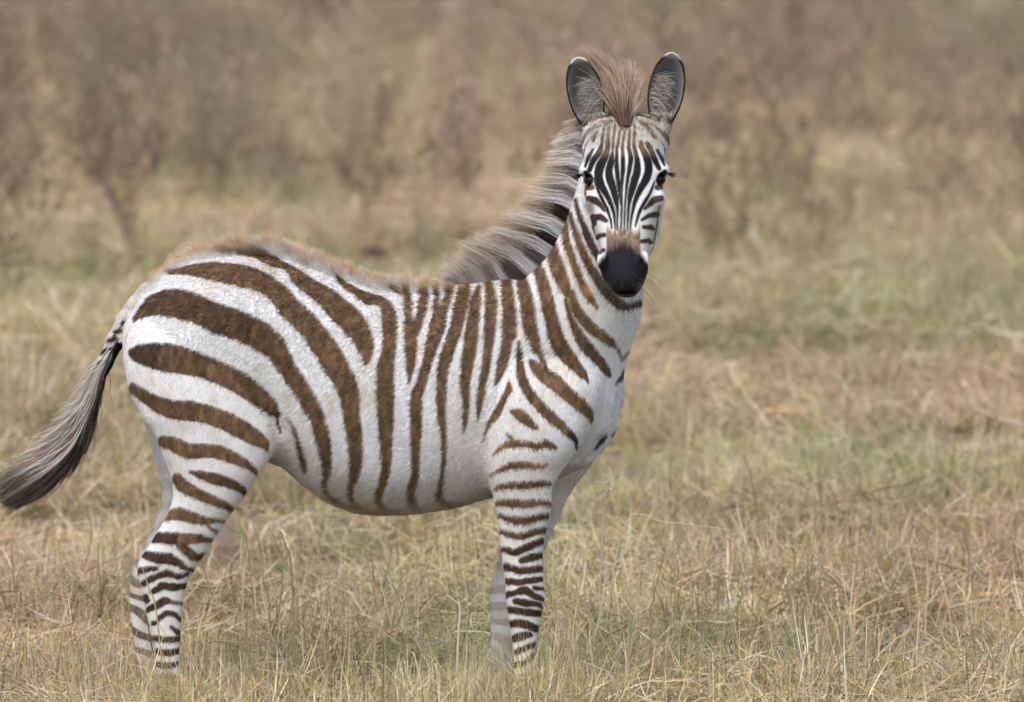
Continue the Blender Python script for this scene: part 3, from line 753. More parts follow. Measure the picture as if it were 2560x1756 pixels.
def strands(guides, n, m, spread, side, frizz, lenvar, order=None):
    """hairs between neighbouring guides: guides (G,K,3) -> (n,m,3), parameter along the crest"""
    G = spline(np.asarray(guides, float), m)                       # G,m,3
    s = np.sort(rng.random(n)) * (len(G) - 1); i = np.minimum(s.astype(int), len(G) - 2); f = (s - i)[:, None, None]
    Gm = np.gradient(G, axis=0)
    p = (1 + 2 * f) * (1 - f) ** 2 * G[i] + f * (1 - f) ** 2 * Gm[i] + f * f * (3 - 2 * f) * G[i + 1] + f * f * (f - 1) * Gm[i + 1]
    ln = rng.uniform(lenvar, 1.12, n)
    root = p[:, :1]; t = np.linspace(0, 1, m)
    # shorten by re-sampling along the strand
    q = np.empty_like(p)
    for j in range(m):
        x = np.clip(t[j] * ln * (m - 1), 0, m - 1.001); a = x.astype(int); b = (x - a)[:, None]
        q[:, j] = p[np.arange(n), a] * (1 - b) + p[np.arange(n), a + 1] * b
        over = np.maximum(t[j] * ln - 1, 0)[:, None]; q[:, j] += over * (p[:, -1] - p[:, -2]) * (m - 1)
    lat = rng.normal(0, 1, (n, 3)); q += (lat * np.array(spread))[:, None] * (.5 + t[None, :, None] * 1.1)
    cl = np.c_[vnoise(np.c_[s * 4, rng.random(n) * 3], 61), vnoise(np.c_[s * 4, rng.random(n) * 3], 62), vnoise(np.c_[s * 4, rng.random(n) * 3], 63)] - .5
    q += cl[:, None] * side * t[None, :, None] ** 1.5
    fr = np.cumsum(rng.normal(0, 1, (n, m, 3)), 1); q += (fr - fr[:, :1]) * frizz * t[None, :, None]
    return q, s

# ------------------------------------------------------------------ mane
mg = [((1120, 703), (1110, 690), (1098, 672), 0), ((1160, 703), (1148, 675), (1122, 655), 0), ((1200, 702), (1188, 660), (1150, 634), 0), ((1250, 699), (1230, 650), (1168, 618), -.005),
      ((1302, 690), (1262, 640), (1192, 610), -.01), ((1342, 662), (1292, 618), (1222, 590), -.025), ((1372, 624), (1320, 590), (1245, 570), -.04), ((1397, 592), (1345, 560), (1278, 540), -.045),
      ((1417, 548), (1368, 522), (1306, 512), -.045), ((1434, 502), (1388, 480), (1336, 474), -.042), ((1447, 462), (1405, 440), (1356, 438), -.04), ((1456, 420), (1418, 402), (1372, 404), -.035),
      ((1466, 380), (1428, 362), (1386, 372), -.025), ((1480, 345), (1446, 328), (1402, 345), -.015), ((1505, 312), (1485, 285), (1432, 300), -.005)]
guides = np.array([[P(a[0] + 16, a[1] + 6, y + .01), P((a[0] + b[0]) / 2, (a[1] + b[1]) / 2 - 6, y), P(*b, y), P(*c, y)] for a, b, c, y in mg])
def mane_dark(s):
    dk = np.zeros(np.shape(s))
    for c0, hw, am in ((3.7, .42, .9), (5.2, .3, .85), (6.5, .34, 1), (8.05, .36, 1), (9.25, .22, .7), (10.4, .36, .75), (12.0, .3, .7), (13.5, .4, .7), (1.3, .25, .35), (2.5, .3, .6)):
        dk = np.maximum(dk, am * np.clip((hw - np.abs(s - c0)) / .14 + .5, 0, 1))
    return dk
def mane_col(s, t, var):
    dk = mane_dark(s)[..., None]; c = np.array((.92, .91, .89)) * (1 - dk) + np.array((.055, .036, .028)) * dk
    warm = np.clip((4.4 - s) / 2.5, 0, 1)[..., None]; c = c * (1 - .4 * warm) + np.array((.42, .26, .15)) * .4 * warm
    f = np.clip((t - .6) / .4, 0, 1)[..., None] * .85; return (c * (1 - f) + np.array((.70, .56, .40)) * f) * var
nS, nTt = 150, 12; Gs = spline(guides, nTt); sv = np.linspace(0, 14, nS); i_ = np.minimum(sv.astype(int), 13); f_ = (sv - i_)[:, None, None]; Gm = np.gradient(Gs, axis=0)
sh = (1 + 2 * f_) * (1 - f_) ** 2 * Gs[i_] + f_ * (1 - f_) ** 2 * Gm[i_] + f_ * f_ * (3 - 2 * f_) * Gs[i_ + 1] + f_ * f_ * (f_ - 1) * Gm[i_ + 1]
cut_ = (.62 + .18 * vnoise(np.c_[sv * 2.5, sv * 0], 66) + .08 * vnoise(np.c_[sv * 8, sv * 0], 67)); tt_ = np.linspace(0, 1, nTt)
sh2 = np.empty_like(sh)
for a_ in range(nS):
    for c_ in range(3): sh2[a_, :, c_] = np.interp(tt_ * cut_[a_], tt_, sh[a_, :, c_])
th_ = .011 * (1 - tt_ ** 2)[None] * np.clip(np.minimum(sv, 14 - sv) / .5, .05, 1)[:, None] * (.8 + .5 * vnoise(np.c_[sv * 6, sv * 0], 68))[:, None]
fr_ = sh2.copy(); fr_[..., 1] -= th_; bk_ = sh2.copy(); bk_[..., 1] += th_
vv = np.concatenate([fr_.reshape(-1, 3), bk_.reshape(-1, 3)]); ii = np.arange(nS * nTt).reshape(nS, nTt); o2 = nS * nTt
def gq(a, b, c, d): return np.c_[a.ravel(), b.ravel(), c.ravel(), d.ravel()]
ff = np.concatenate([gq(ii[:-1, :-1], ii[1:, :-1], ii[1:, 1:], ii[:-1, 1:]), gq(ii[:-1, :-1], ii[:-1, 1:], ii[1:, 1:], ii[1:, :-1]) + o2,
                     gq(ii[:-1, -1], ii[1:, -1], ii[1:, -1] + o2, ii[:-1, -1] + o2), gq(ii[:-1, 0], ii[:-1, 0] + o2, ii[1:, 0] + o2, ii[1:, 0])])
sc_ = np.repeat(sv[:, None], nTt, 1); tc2 = np.repeat((tt_[None] * cut_[:, None]), 1, 0)
mc = mane_col(sc_, tc2 * 1.0, (.85 + .25 * rng.random((nS, 1)))[:, :, None] * np.ones((1, nTt, 1))).reshape(-1, 3)
mane = mesh_from('mane', vv, ff, hair_m, zebra, True, np.concatenate([mc, mc]))
q, s = strands(guides, 5200, 8, (.0022, .008, .0025), .014, .001, .55)
q[:, :, 1] -= .006
hair('mane_hair', q, mane_col(np.repeat(s[:, None], 8, 1), np.repeat(np.linspace(0, 1, 8)[None], len(s), 0), rng.uniform(.7, 1.12, (len(s), 1, 1))), .0009, .0002, hair_m, mane)

fg = [((1572, 300), (1578, 245), (1580, 205), (1576, 180), -.05), ((1570, 300), (1570, 240), (1566, 195), (1556, 160), -.06), ((1566, 300), (1556, 235), (1540, 185), (1515, 148), -.065),
      ((1560, 298), (1542, 230), (1515, 180), (1482, 140), -.065), ((1556, 298), (1530, 232), (1502, 180), (1458, 136), -.06), ((1552, 300), (1522, 245), (1500, 200), (1478, 160), -.05)]
guides = np.array([[P(a[0], a[1] + 14, y - .065), P(*b, y + .005), P(*c, y + .05), P(*d, y + .065)] for a, b, c, d, y in fg])
q, s = strands(guides, 3000, 8, (.006, .010, .004), .05, .0013, .3)
base = np.array((.13, .07, .042)) * rng.uniform(.4, 1.4, (len(s), 1)); lt = np.clip((.9 - s) / .6, 0, 1)[:, None]; base = base * (1 - lt) + np.array((.58, .52, .46)) * lt
tip = np.array((.46, .33, .225)) * rng.uniform(.7, 1.3, (len(s), 1)); f = np.clip((np.linspace(0, 1, 8) - .3) / .6, 0, 1)[None, :, None]
hair('forelock', q, base[:, None] * (1 - f) + tip[:, None] * f, .0009, .00025, hair_m, zebra)

# ------------------------------------------------------------------ tail hair
m = 10; nT = 6500
arc = np.r_[0, np.cumsum(np.hypot(*np.diff(TP, axis=0).T))]; arc /= arc[-1]
s0 = rng.uniform(.2, .62, nT) ** 1.0; ln = rng.uniform(.16, .42, nT) + np.clip(s0 - .42, 0, 1) * .9; s1 = np.minimum(s0 + ln, 1.0 + rng.uniform(-.05, .02, nT))
lat = rng.uniform(-1, 1, nT); mid = np.abs(lat) < .45; s0[mid] = rng.uniform(.5, .66, mid.sum()); ln[mid] = rng.uniform(.25, .5, mid.sum()); s1 = np.minimum(s0 + ln, 1.0 + rng.uniform(-.16, .04, nT)); yy = rng.normal(0, .012, nT)
ss = s0[:, None] + (s1 - s0)[:, None] * np.linspace(0, 1, m)[None]
def along(x): return np.interp(x, arc, TP[:, 0]), np.interp(x, arc, TP[:, 1])
sm = np.mean([np.stack(along(np.clip(ss + d, 0, 1))) for d in (-.04, -.02, 0, .02, .04)], 0)
t1 = np.stack(along(np.clip(ss + .02, 0, 1))) - np.stack(along(np.clip(ss - .02, 0, 1))); t1 /= np.linalg.norm(t1, axis=0) + 1e-9
nx, ny = -t1[1], t1[0]                        # left-hand side of the travelling direction -> picture right/below
wd = np.interp(ss, [.2, .35, .5, .62, .72, .82, .92, 1], [6, 9, 15, 28, 38, 42, 37, 24])
out = np.clip(-lat - .1, 0, 1)[:, None] * np.linspace(0, 1, m)[None] ** 1.4 * 52 * np.clip(1 - np.abs(s0[:, None] - .42) * 2.2, 0, 1)
wv = np.linspace(.35, 1, m)[None]
U = sm[0] - nx * 0 + (nx * (lat[:, None] * wd * wv)) * -1 - out * .75; Vv = sm[1] - ny * (lat[:, None] * wd * wv) - out * .25
fr = np.cumsum(rng.normal(0, 1, (nT, m, 2)), 1) * np.linspace(0, 1, m)[None, :, None]; fz = (1.5 + 2.4 * (lat < -.3) + 3.0 * (rng.random(nT) < .08))[:, None]; tcl = (vnoise(np.c_[s0 * 30, lat * 5], 64) - .5)[:, None] * 26 * np.linspace(0, 1, m)[None] ** 1.5; U += tcl; Vv += tcl * .3; U += fr[..., 0] * fz; Vv += fr[..., 1] * fz
pts = P(U, Vv, yy[:, None] * np.linspace(.6, 1.4, m)[None])
# black on the under side (picture right), pale grey in the middle, brown frizz outside
sidev = np.mean((U - sm[0]) * .8 + (Vv - sm[1]) * .45, 1)
blk = np.clip((sidev + 1) / 8, 0, 1)[:, None, None]; endk = np.clip((ss - .81 + .1 * (lat > 0)[:, None]) / .1, 0, 1)[:, :, None]
pal = np.array((.80, .76, .70)) * rng.uniform(.6, 1.1, (nT, 1)); brn = np.array((.34, .24, .16)) * rng.uniform(.5, 1.4, (nT, 1))
fr_ = (rng.random(nT) < np.where(lat < -.3, .45, .15))[:, None]; bs = np.where(fr_, brn, pal)[:, None]
cols = bs * (1 - blk) + np.array((.022, .016, .014)) * blk
cols = cols * (1 - .85 * endk) + np.array((.05, .032, .024)) * .85 * endk * rng.uniform(.6, 1.6, (nT, 1, 1))
tipk = np.clip((np.linspace(0, 1, m) - .7) / .3, 0, 1)[None, :, None] * .5 * rng.random((nT, 1, 1)); cols = cols * (1 - tipk) + np.array((.30, .21, .14)) * tipk
hair('tail_hair', pts, cols, .0008, .00025, hair_m, zebra)

# ------------------------------------------------------------------ ear hair, lashes, whiskers
ep = []; ec = []
for c0, Rm, ln, rw in EARS:
    n = 420; sx = -1 if c0[0] < P(1560, 200, 0)[0] else 1
    a = rng.uniform(-.75, .35, n); root = np.c_[-sx * rw * np.sqrt(np.clip(1 - a ** 2, 0, 1)) * rng.uniform(.45, .95, n), np.full(n, -.004) + rng.normal(0, .004, n), a * ln * .5]
    d = np.c_[sx * rng.uniform(.5, 1.1, n), rng.uniform(-.5, -.05, n), rng.uniform(-.1, .75, n)]; L_ = rng.uniform(.02, .05, n)
    t = np.linspace(0, 1, 6); g = np.c_[np.zeros(n), np.zeros(n), -rng.uniform(0, .9, n)]
    loc = root[:, None] + (d[:, None] * t[None, :, None] + g[:, None] * (t ** 2)[None, :, None]) * L_[:, None, None]
    ep.append(c0 + loc @ Rm); cc = np.where(rng.random((n, 1)) < .7, np.array((.58, .53, .46)), np.array((.2, .15, .11))) * rng.uniform(.6, 1.1, (n, 1)); ec.append(np.repeat(cc[:, None], 6, 1))
hair('ear_hair', np.concatenate(ep), np.concatenate(ec), .0004, .00015, hair_m, zebra)
eye_m = bpy.data.materials.new('dark_eye'); eye_m.use_nodes = True; b = eye_m.node_tree.nodes['Principled BSDF']
b.inputs['Base Color'].default_value = (.012, .008, .007, 1); b.inputs['Roughness'].default_value = .16; b.inputs['Specular IOR Level'].default_value = .22
def sphere(name, c, r, mat, parent, nu=24, nv=14):
    th = np.linspace(0, math.pi, nv); ph = np.linspace(0, 2 * math.pi, nu, endpoint=False)
    vv = np.array([[math.sin(a) * math.cos(b_) * r[0], math.sin(a) * math.sin(b_) * r[1], math.cos(a) * r[2]] for a in th for b_ in ph])
    ff = np.array([[i * nu + j, (i + 1) * nu + j, (i + 1) * nu + (j + 1) % nu, i * nu + (j + 1) % nu] for i in range(nv - 1) for j in range(nu)])
    return mesh_from(name, vv + c, ff, mat, parent)
for e_, sx in zip(EYE, (-1, 1)):
    ey = sphere('eye', e_ + np.array([-.0045 * sx, .002, -.001]), (.0175, .020, .016), eye_m, zebra)
    n = 120; a = rng.uniform(-1.0, 1.0, n)
    root = e_ + np.c_[sx * (.010 + .006 * np.cos(a)), -.014 + .016 * np.abs(a), .0135 * np.ones(n)]
    d = np.c_[sx * rng.uniform(.5, 1.3, n), -rng.uniform(.2, .9, n), -rng.uniform(.1, .8, n)]; L_ = rng.uniform(.008, .02, n); t = np.linspace(0, 1, 5)
    pp = root[:, None] + d[:, None] * (t[None] * L_[:, None])[:, :, None] + np.array([0, 0, 1.0]) * ((t ** 2)[None] * L_[:, None] * .15)[:, :, None]
    hair('eyelashes', pp, np.full((n, 5, 3), .014), .00055, .00015, hair_m, ey)
n = 90; kk = np.where((lab2 == HEAD))[0]; uu, vv = coat_uv(V2[kk]); kk = kk[(vv > 680) & (NRM[kk, 1] < .2)]; kk = rng.choice(kk, n)
t = np.linspace(0, 1, 5); d = NRM[kk] + np.array([0, -.1, -.25]); L_ = rng.uniform(.018, .04, n)
pp = V2[kk][:, None] + d[:, None] * (t[None] * L_[:, None])[:, :, None] + np.array([0, 0, -1.0]) * ((t ** 2)[None] * L_[:, None] * .3)[:, :, None]
hair('whiskers', pp, np.full((n, 5, 3), .06), .00022, .0001, hair_m, zebra)

# ------------------------------------------------------------------ hooves
hoof_m = bpy.data.materials.new('hoof_horn'); hoof_m.use_nodes = True; T = hoof_m.node_tree; b = T.nodes['Principled BSDF']
nz = T.nodes.new('ShaderNodeTexNoise'); nz.inputs['Scale'].default_value = 90; crr = T.nodes.new('ShaderNodeValToRGB')
crr.color_ramp.elements[0].color = (.02, .016, .013, 1); crr.color_ramp.elements[1].color = (.09, .07, .055, 1)
T.links.new(nz.outputs['Fac'], crr.inputs[0]); T.links.new(crr.outputs[0], b.inputs['Base Color']); b.inputs['Roughness'].default_value = .5
for (u0, u1, v0, y) in ((409, 482, 1748, -.13), (1293, 1350, 1748, -.12), (1234, 1296, 1733, .105), (np.interp(1740, fL[:, 0], fL[:, 1]), np.interp(1740, fL[:, 0], fL[:, 1]) + 73, 1736, .13)):
    A = P(u0, v0, y); B = P(u1, v0, y); zt = A[2] + .006; nu = 20; vv = []
    for fz, gr, dx in ((1, .96, 0), (.85, 1.06, .004), (.5, 1.14, .011), (0.08, 1.22, .019), (0, 1.17, .019), (0, .0, .019)):
        a_ = (B[0] - A[0]) / 2 * gr; cx = (A[0] + B[0]) / 2 + dx
        for j in range(nu):
            th = 2 * math.pi * j / nu; cc = math.cos(th)
            vv.append((cx + a_ * (cc if cc > 0 else cc * .85), y + .9 * a_ * math.sin(th), zt * fz + .001))
    ff = [[i * nu + j, i * nu + (j + 1) % nu, (i + 1) * nu + (j + 1) % nu, (i + 1) * nu + j] for i in range(5) for j in range(nu)]
    mesh_from('hoof', vv, ff, hoof_m, zebra)

# ------------------------------------------------------------------ vegetation: patches of real blades, scattered as instances
def blades(n, rad_, L_, w_, tilt, curv, seg, col_fn, up=0, tufts=0):
    """curved tapering strips, loose or in tufts; returns verts, quads, colours"""
    r = rad_ * np.sqrt(rng.random(n)); a = rng.uniform(0, 2 * math.pi, n); root = np.c_[r * np.cos(a), r * np.sin(a), np.full(n, -.008) + up * rng.random(n)]
    az = rng.uniform(0, 2 * math.pi, n); L_ = rng.uniform(*L_, n); w_ = rng.uniform(*w_, n); ti = rng.uniform(*tilt, n); cv = rng.uniform(*curv, n)
    c0, c1 = col_fn(n)
    if tufts:
        tid = rng.integers(0, tufts, n); rt = rad_ * np.sqrt(rng.random(tufts)); at_ = rng.uniform(0, 2 * math.pi, tufts)
        root[:, 0] = (rt * np.cos(at_))[tid] + rng.normal(0, .012, n); root[:, 1] = (rt * np.sin(at_))[tid] + rng.normal(0, .012, n)
        az = rng.uniform(0, 2 * math.pi, tufts)[tid] + rng.normal(0, 1.0, n); L_ *= rng.uniform(.55, 1.25, tufts)[tid]; ti *= rng.uniform(.4, 1.3, tufts)[tid]
        k = rng.uniform(.72, 1.2, (tufts, 1))[tid]; hue = (1 + rng.normal(0, .03, (tufts, 3)))[tid]; c0 = c0 * k * hue; c1 = c1 * k * hue
    p = np.zeros((n, seg + 1, 3)); p[:, 0] = root; ang = ti.copy(); da_ = rng.normal(0, .35, n)
    kink = rng.integers(1, seg + 4, n); kd = rng.uniform(.5, 1.5, n)
    for i in range(seg):
        step = L_ / seg; ang = np.minimum(ang, 2.0); hor = np.sin(ang) * step
        p[:, i + 1] = p[:, i] + np.c_[hor * np.cos(az), hor * np.sin(az), np.cos(ang) * step]
        ang = ang + cv / seg + np.where(kink == i, kd, 0); az = az + da_ / seg
    p[:, :, 2] = np.maximum(p[:, :, 2], -.005 + .02 * rng.random((n, 1)))
    az2 = az + math.pi / 2 + rng.normal(0, .6, n); sd_ = np.c_[np.cos(az2), np.sin(az2), rng.normal(0, .35, n)]
    tp = 1 - np.linspace(0, 1, seg + 1) ** 1.7 * .88
    off = sd_[:, None] * (w_[:, None] * tp[None] / 2)[:, :, None]
    vv = np.stack([p - off, p + off], 2).reshape(-1, 3)
    base = (np.arange(n) * (seg + 1) * 2)[:, None] + np.arange(seg)[None] * 2
    qd = np.stack([base, base + 1, base + 3, base + 2], -1).reshape(-1, 4)
    f = np.linspace(0, 1, seg + 1)[None, :, None]
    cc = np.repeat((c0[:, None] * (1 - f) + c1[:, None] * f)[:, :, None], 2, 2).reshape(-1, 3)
    return vv, qd, cc
def join(parts):
    vv, qq, cc = [], [], []; o_ = 0
    for v, q, c in parts: vv.append(v); qq.append(q + o_); cc.append(c); o_ += len(v)
    return np.concatenate(vv), np.concatenate(qq), np.concatenate(cc)
STRAW = np.array([(.70, .57, .35), (.64, .49, .28), (.54, .38, .20), (.78, .69, .50), (.40, .29, .165), (.74, .66, .54), (.60, .48, .32), (.66, .54, .35)])
GREEN = np.array([(.30, .36, .09), (.22, .30, .08), (.42, .42, .13), (.34, .38, .16), (.25, .32, .15)])
WEED = np.array([(.36, .285, .215), (.45, .365, .285), (.28, .22, .17), (.52, .44, .355), (.41, .32, .23)])
def pick(tab, n): return tab[rng.integers(0, len(tab), n)] * rng.uniform(.75, 1.2, (n, 1))
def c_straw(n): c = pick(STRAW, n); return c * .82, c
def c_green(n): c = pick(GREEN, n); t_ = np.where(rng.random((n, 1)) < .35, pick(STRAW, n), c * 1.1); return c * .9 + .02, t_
def c_mix(g):
    def fn(n):
        a, b = c_straw(n); c, d = c_green(n); k = rng.random((n, 1)) < g; return np.where(k, c, a), np.where(k, d, b)
    return fn
def mat_patch(g, k=1.0):
    n = lambda x: int(x * k)
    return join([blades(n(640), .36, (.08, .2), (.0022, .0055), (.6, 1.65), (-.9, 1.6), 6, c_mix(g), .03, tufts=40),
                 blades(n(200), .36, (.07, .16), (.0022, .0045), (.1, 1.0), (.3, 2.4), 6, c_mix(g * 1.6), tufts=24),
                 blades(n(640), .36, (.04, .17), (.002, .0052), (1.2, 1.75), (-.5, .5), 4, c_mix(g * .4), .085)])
def green_patch():
    return join([blades(36, .035, (.07, .17), (.002, .0045), (.05, .7), (.1, 1.2), 5, c_green), blades(16, .04, (.08, .18), (.0015, .003), (.1, .9), (0, 1.2), 5, c_straw)])
def stalk_patch():
    return join([blades(9, .06, (.16, .34), (.0013, .0026), (.05, .75), (-.1, 1.1), 8, c_mix(.12)), blades(18, .05, (.08, .2), (.0022, .0042), (.1, .9), (.2, 1.5), 6, c_mix(.15))])
PL = {}
def weed_patch(h, spread, leaf=(.008, .026), nleaf=3, jit=.03, thick=.006):
    """dry brown forb: stems, side twigs and crumpled leaves"""
    segs = []; lv = []
    def grow(p, d, ln, w0, depth):
        d = d / np.linalg.norm(d); k = 4; q = p
        for i in range(k):
            d = d + rng.normal(0, .12, 3) + np.array([0, 0, .05]); d /= np.linalg.norm(d); q2 = q + d * ln / k
            segs.append((q, q2, w0 * (1 - .18 * i), w0 * (1 - .18 * (i + 1)))); q = q2
            if depth < 2 and rng.random() < .85:
                for _ in range(2 if depth == 0 else 1):
                    a = rng.uniform(0, 6.28); dd = d * .8 + np.array([math.cos(a), math.sin(a), .25]) * .75
                    grow(q, dd, ln * rng.uniform(.3, .55), w0 * .6, depth + 1)
            if depth > 0 or i > 1:
                for _ in range(nleaf): lv.append((q + rng.normal(0, .006, 3) * leaf[1] / .026, rng.normal(0, 1, 3), rng.uniform(*leaf)))
    for _ in range(rng.integers(3, 6)):
        a = rng.uniform(0, 6.28); grow(np.array([rng.normal(0, jit), rng.normal(0, jit), -.01]), np.array([math.cos(a) * spread, math.sin(a) * spread, 1]), h * rng.uniform(.65, 1.1), thick, 0)
    PL['n'] = len(segs) * 2
    vv, qq, cc = [], [], []; o_ = 0
    wc = WEED[rng.integers(0, len(WEED))]
    for a, b, w0, w1 in segs:
        for sd_ in (np.array([1.0, 0, 0]), np.array([0, 1.0, 0])):
            vv += [a - sd_ * w0 / 2, a + sd_ * w0 / 2, b + sd_ * w1 / 2, b - sd_ * w1 / 2]; qq.append((o_, o_ + 1, o_ + 2, o_ + 3)); o_ += 4
            cc += [wc * rng.uniform(.7, 1.15)] * 4
    for p, d, sz in lv:
        d = d / np.linalg.norm(d); e1 = np.cross(d, rng.normal(0, 1, 3)); e1 /= np.linalg.norm(e1) + 1e-9
        vv += [p, p + (d * .5 + e1 * .28) * sz, p + d * sz, p + (d * .5 - e1 * .28) * sz]; qq.append((o_, o_ + 1, o_ + 2, o_ + 3)); o_ += 4
        cc += [pick(WEED, 1)[0] * np.array((1.0, 1.02, .97))] * 4
    return np.array(vv), np.array(qq), np.array(cc)

def scatter(name, patches, pos, rot, scl, tint, mat, label, cat):
    """one object: its mesh holds the patch shapes and the scatter points, nodes instance one on the other"""
    npt = len(pos); vv = [pos]; qq = []; cc = [np.ones((npt, 3))]; pid = [np.full(npt, -1)]; o_ = npt
    for i, (v, q, c) in enumerate(patches): vv.append(v); qq.append(q + o_); cc.append(c); pid.append(np.full(len(v), i)); o_ += len(v)
    o = mesh_from(name, np.concatenate(vv), np.concatenate(qq), mat, None, True, np.concatenate(cc)); me = o.data
    a = me.attributes.new('pid', 'INT', 'POINT'); a.data.foreach_set('value', np.concatenate(pid).astype(np.int32))
    extra = o_ - npt
    for nm, arr in (('rot', rot), ('scl', scl)):
        a = me.attributes.new(nm, 'FLOAT_VECTOR', 'POINT'); a.data.foreach_set('vector', np.concatenate([arr, np.zeros((extra, 3))]).astype(np.float32).ravel())
    a = me.attributes.new('tint', 'FLOAT_COLOR', 'POINT'); a.data.foreach_set('color', np.concatenate([np.c_[tint, np.ones(npt)], np.ones((extra, 4))]).astype(np.float32).ravel())
    g = bpy.data.node_groups.new(name, 'GeometryNodeTree')
    g.interface.new_socket('Geometry', in_out='INPUT', socket_type='NodeSocketGeometry'); g.interface.new_socket('Geometry', in_out='OUTPUT', socket_type='NodeSocketGeometry')
    N = g.nodes; L = g.links; gi = N.new('NodeGroupInput'); go = N.new('NodeGroupOutput')
    def named(nm, ty):
        x = N.new('GeometryNodeInputNamedAttribute'); x.data_type = ty; x.inputs['Name'].default_value = nm; return next(s_ for s_ in x.outputs if s_.enabled and s_.name == 'Attribute')
    pidn = named('pid', 'INT'); cmp_ = N.new('FunctionNodeCompare'); cmp_.data_type = 'INT'; cmp_.operation = 'LESS_THAN'
    ins = [s_ for s_ in cmp_.inputs if s_.enabled]; L.new(pidn, ins[0]); ins[1].default_value = 0
    sep = N.new('GeometryNodeSeparateGeometry'); sep.domain = 'POINT'; L.new(gi.outputs[0], sep.inputs['Geometry']); L.new(cmp_.outputs[0], sep.inputs['Selection'])
    spl = N.new('GeometryNodeSplitToInstances'); spl.domain = 'POINT'; L.new(sep.outputs['Inverted'], spl.inputs['Geometry']); L.new(pidn, spl.inputs['Group ID'])
    m2p = N.new('GeometryNodeMeshToPoints'); L.new(sep.outputs['Selection'], m2p.inputs['Mesh'])
    iop = N.new('GeometryNodeInstanceOnPoints'); L.new(m2p.outputs[0], iop.inputs['Points']); L.new(spl.outputs['Instances'], iop.inputs['Instance'])
    iop.inputs['Pick Instance'].default_value = True
    L.new(named('rot', 'FLOAT_VECTOR'), iop.inputs['Rotation']); L.new(named('scl', 'FLOAT_VECTOR'), iop.inputs['Scale'])
    L.new(iop.outputs[0], go.inputs[0])
    md = o.modifiers.new('scatter', 'NODES'); md.node_group = g
    tag(o, label, cat, kind='stuff'); return o

def field(n, y0, y1, pw=1.0, wide=1.35, extra=.7):
    """random points over the meadow in front of and behind the animal, denser near by"""
    y = y0 + (y1 - y0) * rng.random(n) ** pw; hw = (18 + y) * .064 * wide + extra + np.maximum(y, 0) * .05; x = rng.uniform(-1, 1, n) * hw
    k = (((x + .38) / .75) ** 2 + ((y - 4.1) / 1.25) ** 2 > 1) | (rng.random(n) < .3)      # a thin, nearly bare patch
    x, y = x[k], y[k]; return np.c_[x, y, ground_h(x, y)]
def xf(n, s0, s1, tiltmax=.12):
    s_ = rng.uniform(s0, s1, n); return np.c_[rng.normal(0, tiltmax, n), rng.normal(0, tiltmax, n), rng.uniform(0, 6.283, n)], np.c_[s_, s_, s_ * rng.uniform(.85, 1.2, n)]
def zones(p):
    """large patches: greener, paler, barer"""
    g = vnoise(p[:, :2] * np.array([.8, .35]), 71); b = vnoise(p[:, :2] * np.array([.6, .3]), 72); f = vnoise(p[:, :2] * np.array([2.5, 1.2]), 73)
    return g, b, f
def tints(p, gain=1.0):
    g, b, f = zones(p); n = len(p); t = np.ones((n, 3)) * (.82 + .36 * f[:, None]) * rng.uniform(.85, 1.15, (n, 1)) * gain
    t *= 1 + (g[:, None] - .5) * np.array((-.16, .04, -.12)); return t * np.array((1.05, 1.0, .93))
grass_m = attr_mat('grass_blades', .7, .2, transl=.25, inst=True); weed_m = attr_mat('weed_stems', .8, .1, transl=.1, inst=True)

near = field(215, -2.1, 7, 1.05); far = field(1400, 7, 68, 1.0)
r_, s_ = xf(len(near), .85, 1.2, .03); r2_, s2_ = xf(len(far), 1.3, 2.0, .02)
s_[:, 2] *= .85 + .6 * vnoise(near[:, :2] * 2.2, 81); s2_[:, 2] *= .7
feet = np.array([(x + rng.normal(0, .09), y) for x in (-.90, -.80, -.70, -.06, .04, .14) for y in (-.42, -.62, -.30, .05)])
fp = np.c_[feet, ground_h(feet[:, 0], feet[:, 1])]; rf, sf = xf(len(fp), .5, .7, .03); sf[:, 2] = rng.uniform(1.0, 1.35, len(fp))
near = np.concatenate([near, fp]); r_ = np.concatenate([r_, rf]); s_ = np.concatenate([s_, sf])
scatter('dry_grass', [mat_patch(g) for g in (.06, .1, .14, .18, .24, .1, .16, .3, .12, .2)], near, r_, s_, tints(near), grass_m,
        'low tangled mat of dry straw coloured grass round the striped animal', 'grass')
scatter('distant_grass', [mat_patch(g, .55) for g in (.14, .22, .18, .32, .26, .2)], far, r2_, s2_, tints(far), grass_m,
        'low tangled mat of dry straw coloured grass covering the far meadow', 'grass')
pos = np.concatenate([field(640, -1.9, 7), field(2200, 7, 42, 1.1)]); gg, bb, ff = zones(pos); k = rng.random(len(pos)) < np.clip((gg - .3) * 2.0, .08, 1); pos = pos[k]
r_, s_ = xf(len(pos), .7, 1.25)
scatter('green_grass', [green_patch() for _ in range(8)], pos, r_, s_, tints(pos), grass_m, 'fresh green grass shoots growing through the dry grass', 'grass')
pos = np.concatenate([field(420, -1.9, 7), field(1900, 7, 45, 1.1)]); r_, s_ = xf(len(pos), .7, 1.2)
scatter('straw_stalks', [stalk_patch() for _ in range(12)], pos, r_, s_, tints(pos, 1.1), grass_m, 'long pale straw stalks arching above the grass', 'grass')
pos = field(4800, 7, 74, .85); gg, bb, ff = zones(pos); k = rng.random(len(pos)) < np.clip((pos[:, 1] - 7) / 34, .03, .75) * np.clip(-.1 + bb * 1.4, .08, 1); pos = pos[k]
r_, s_ = xf(len(pos), .6, 1.25); s_ *= np.clip(.45 + (pos[:, 1:2] - 7) / 30, .45, 1)
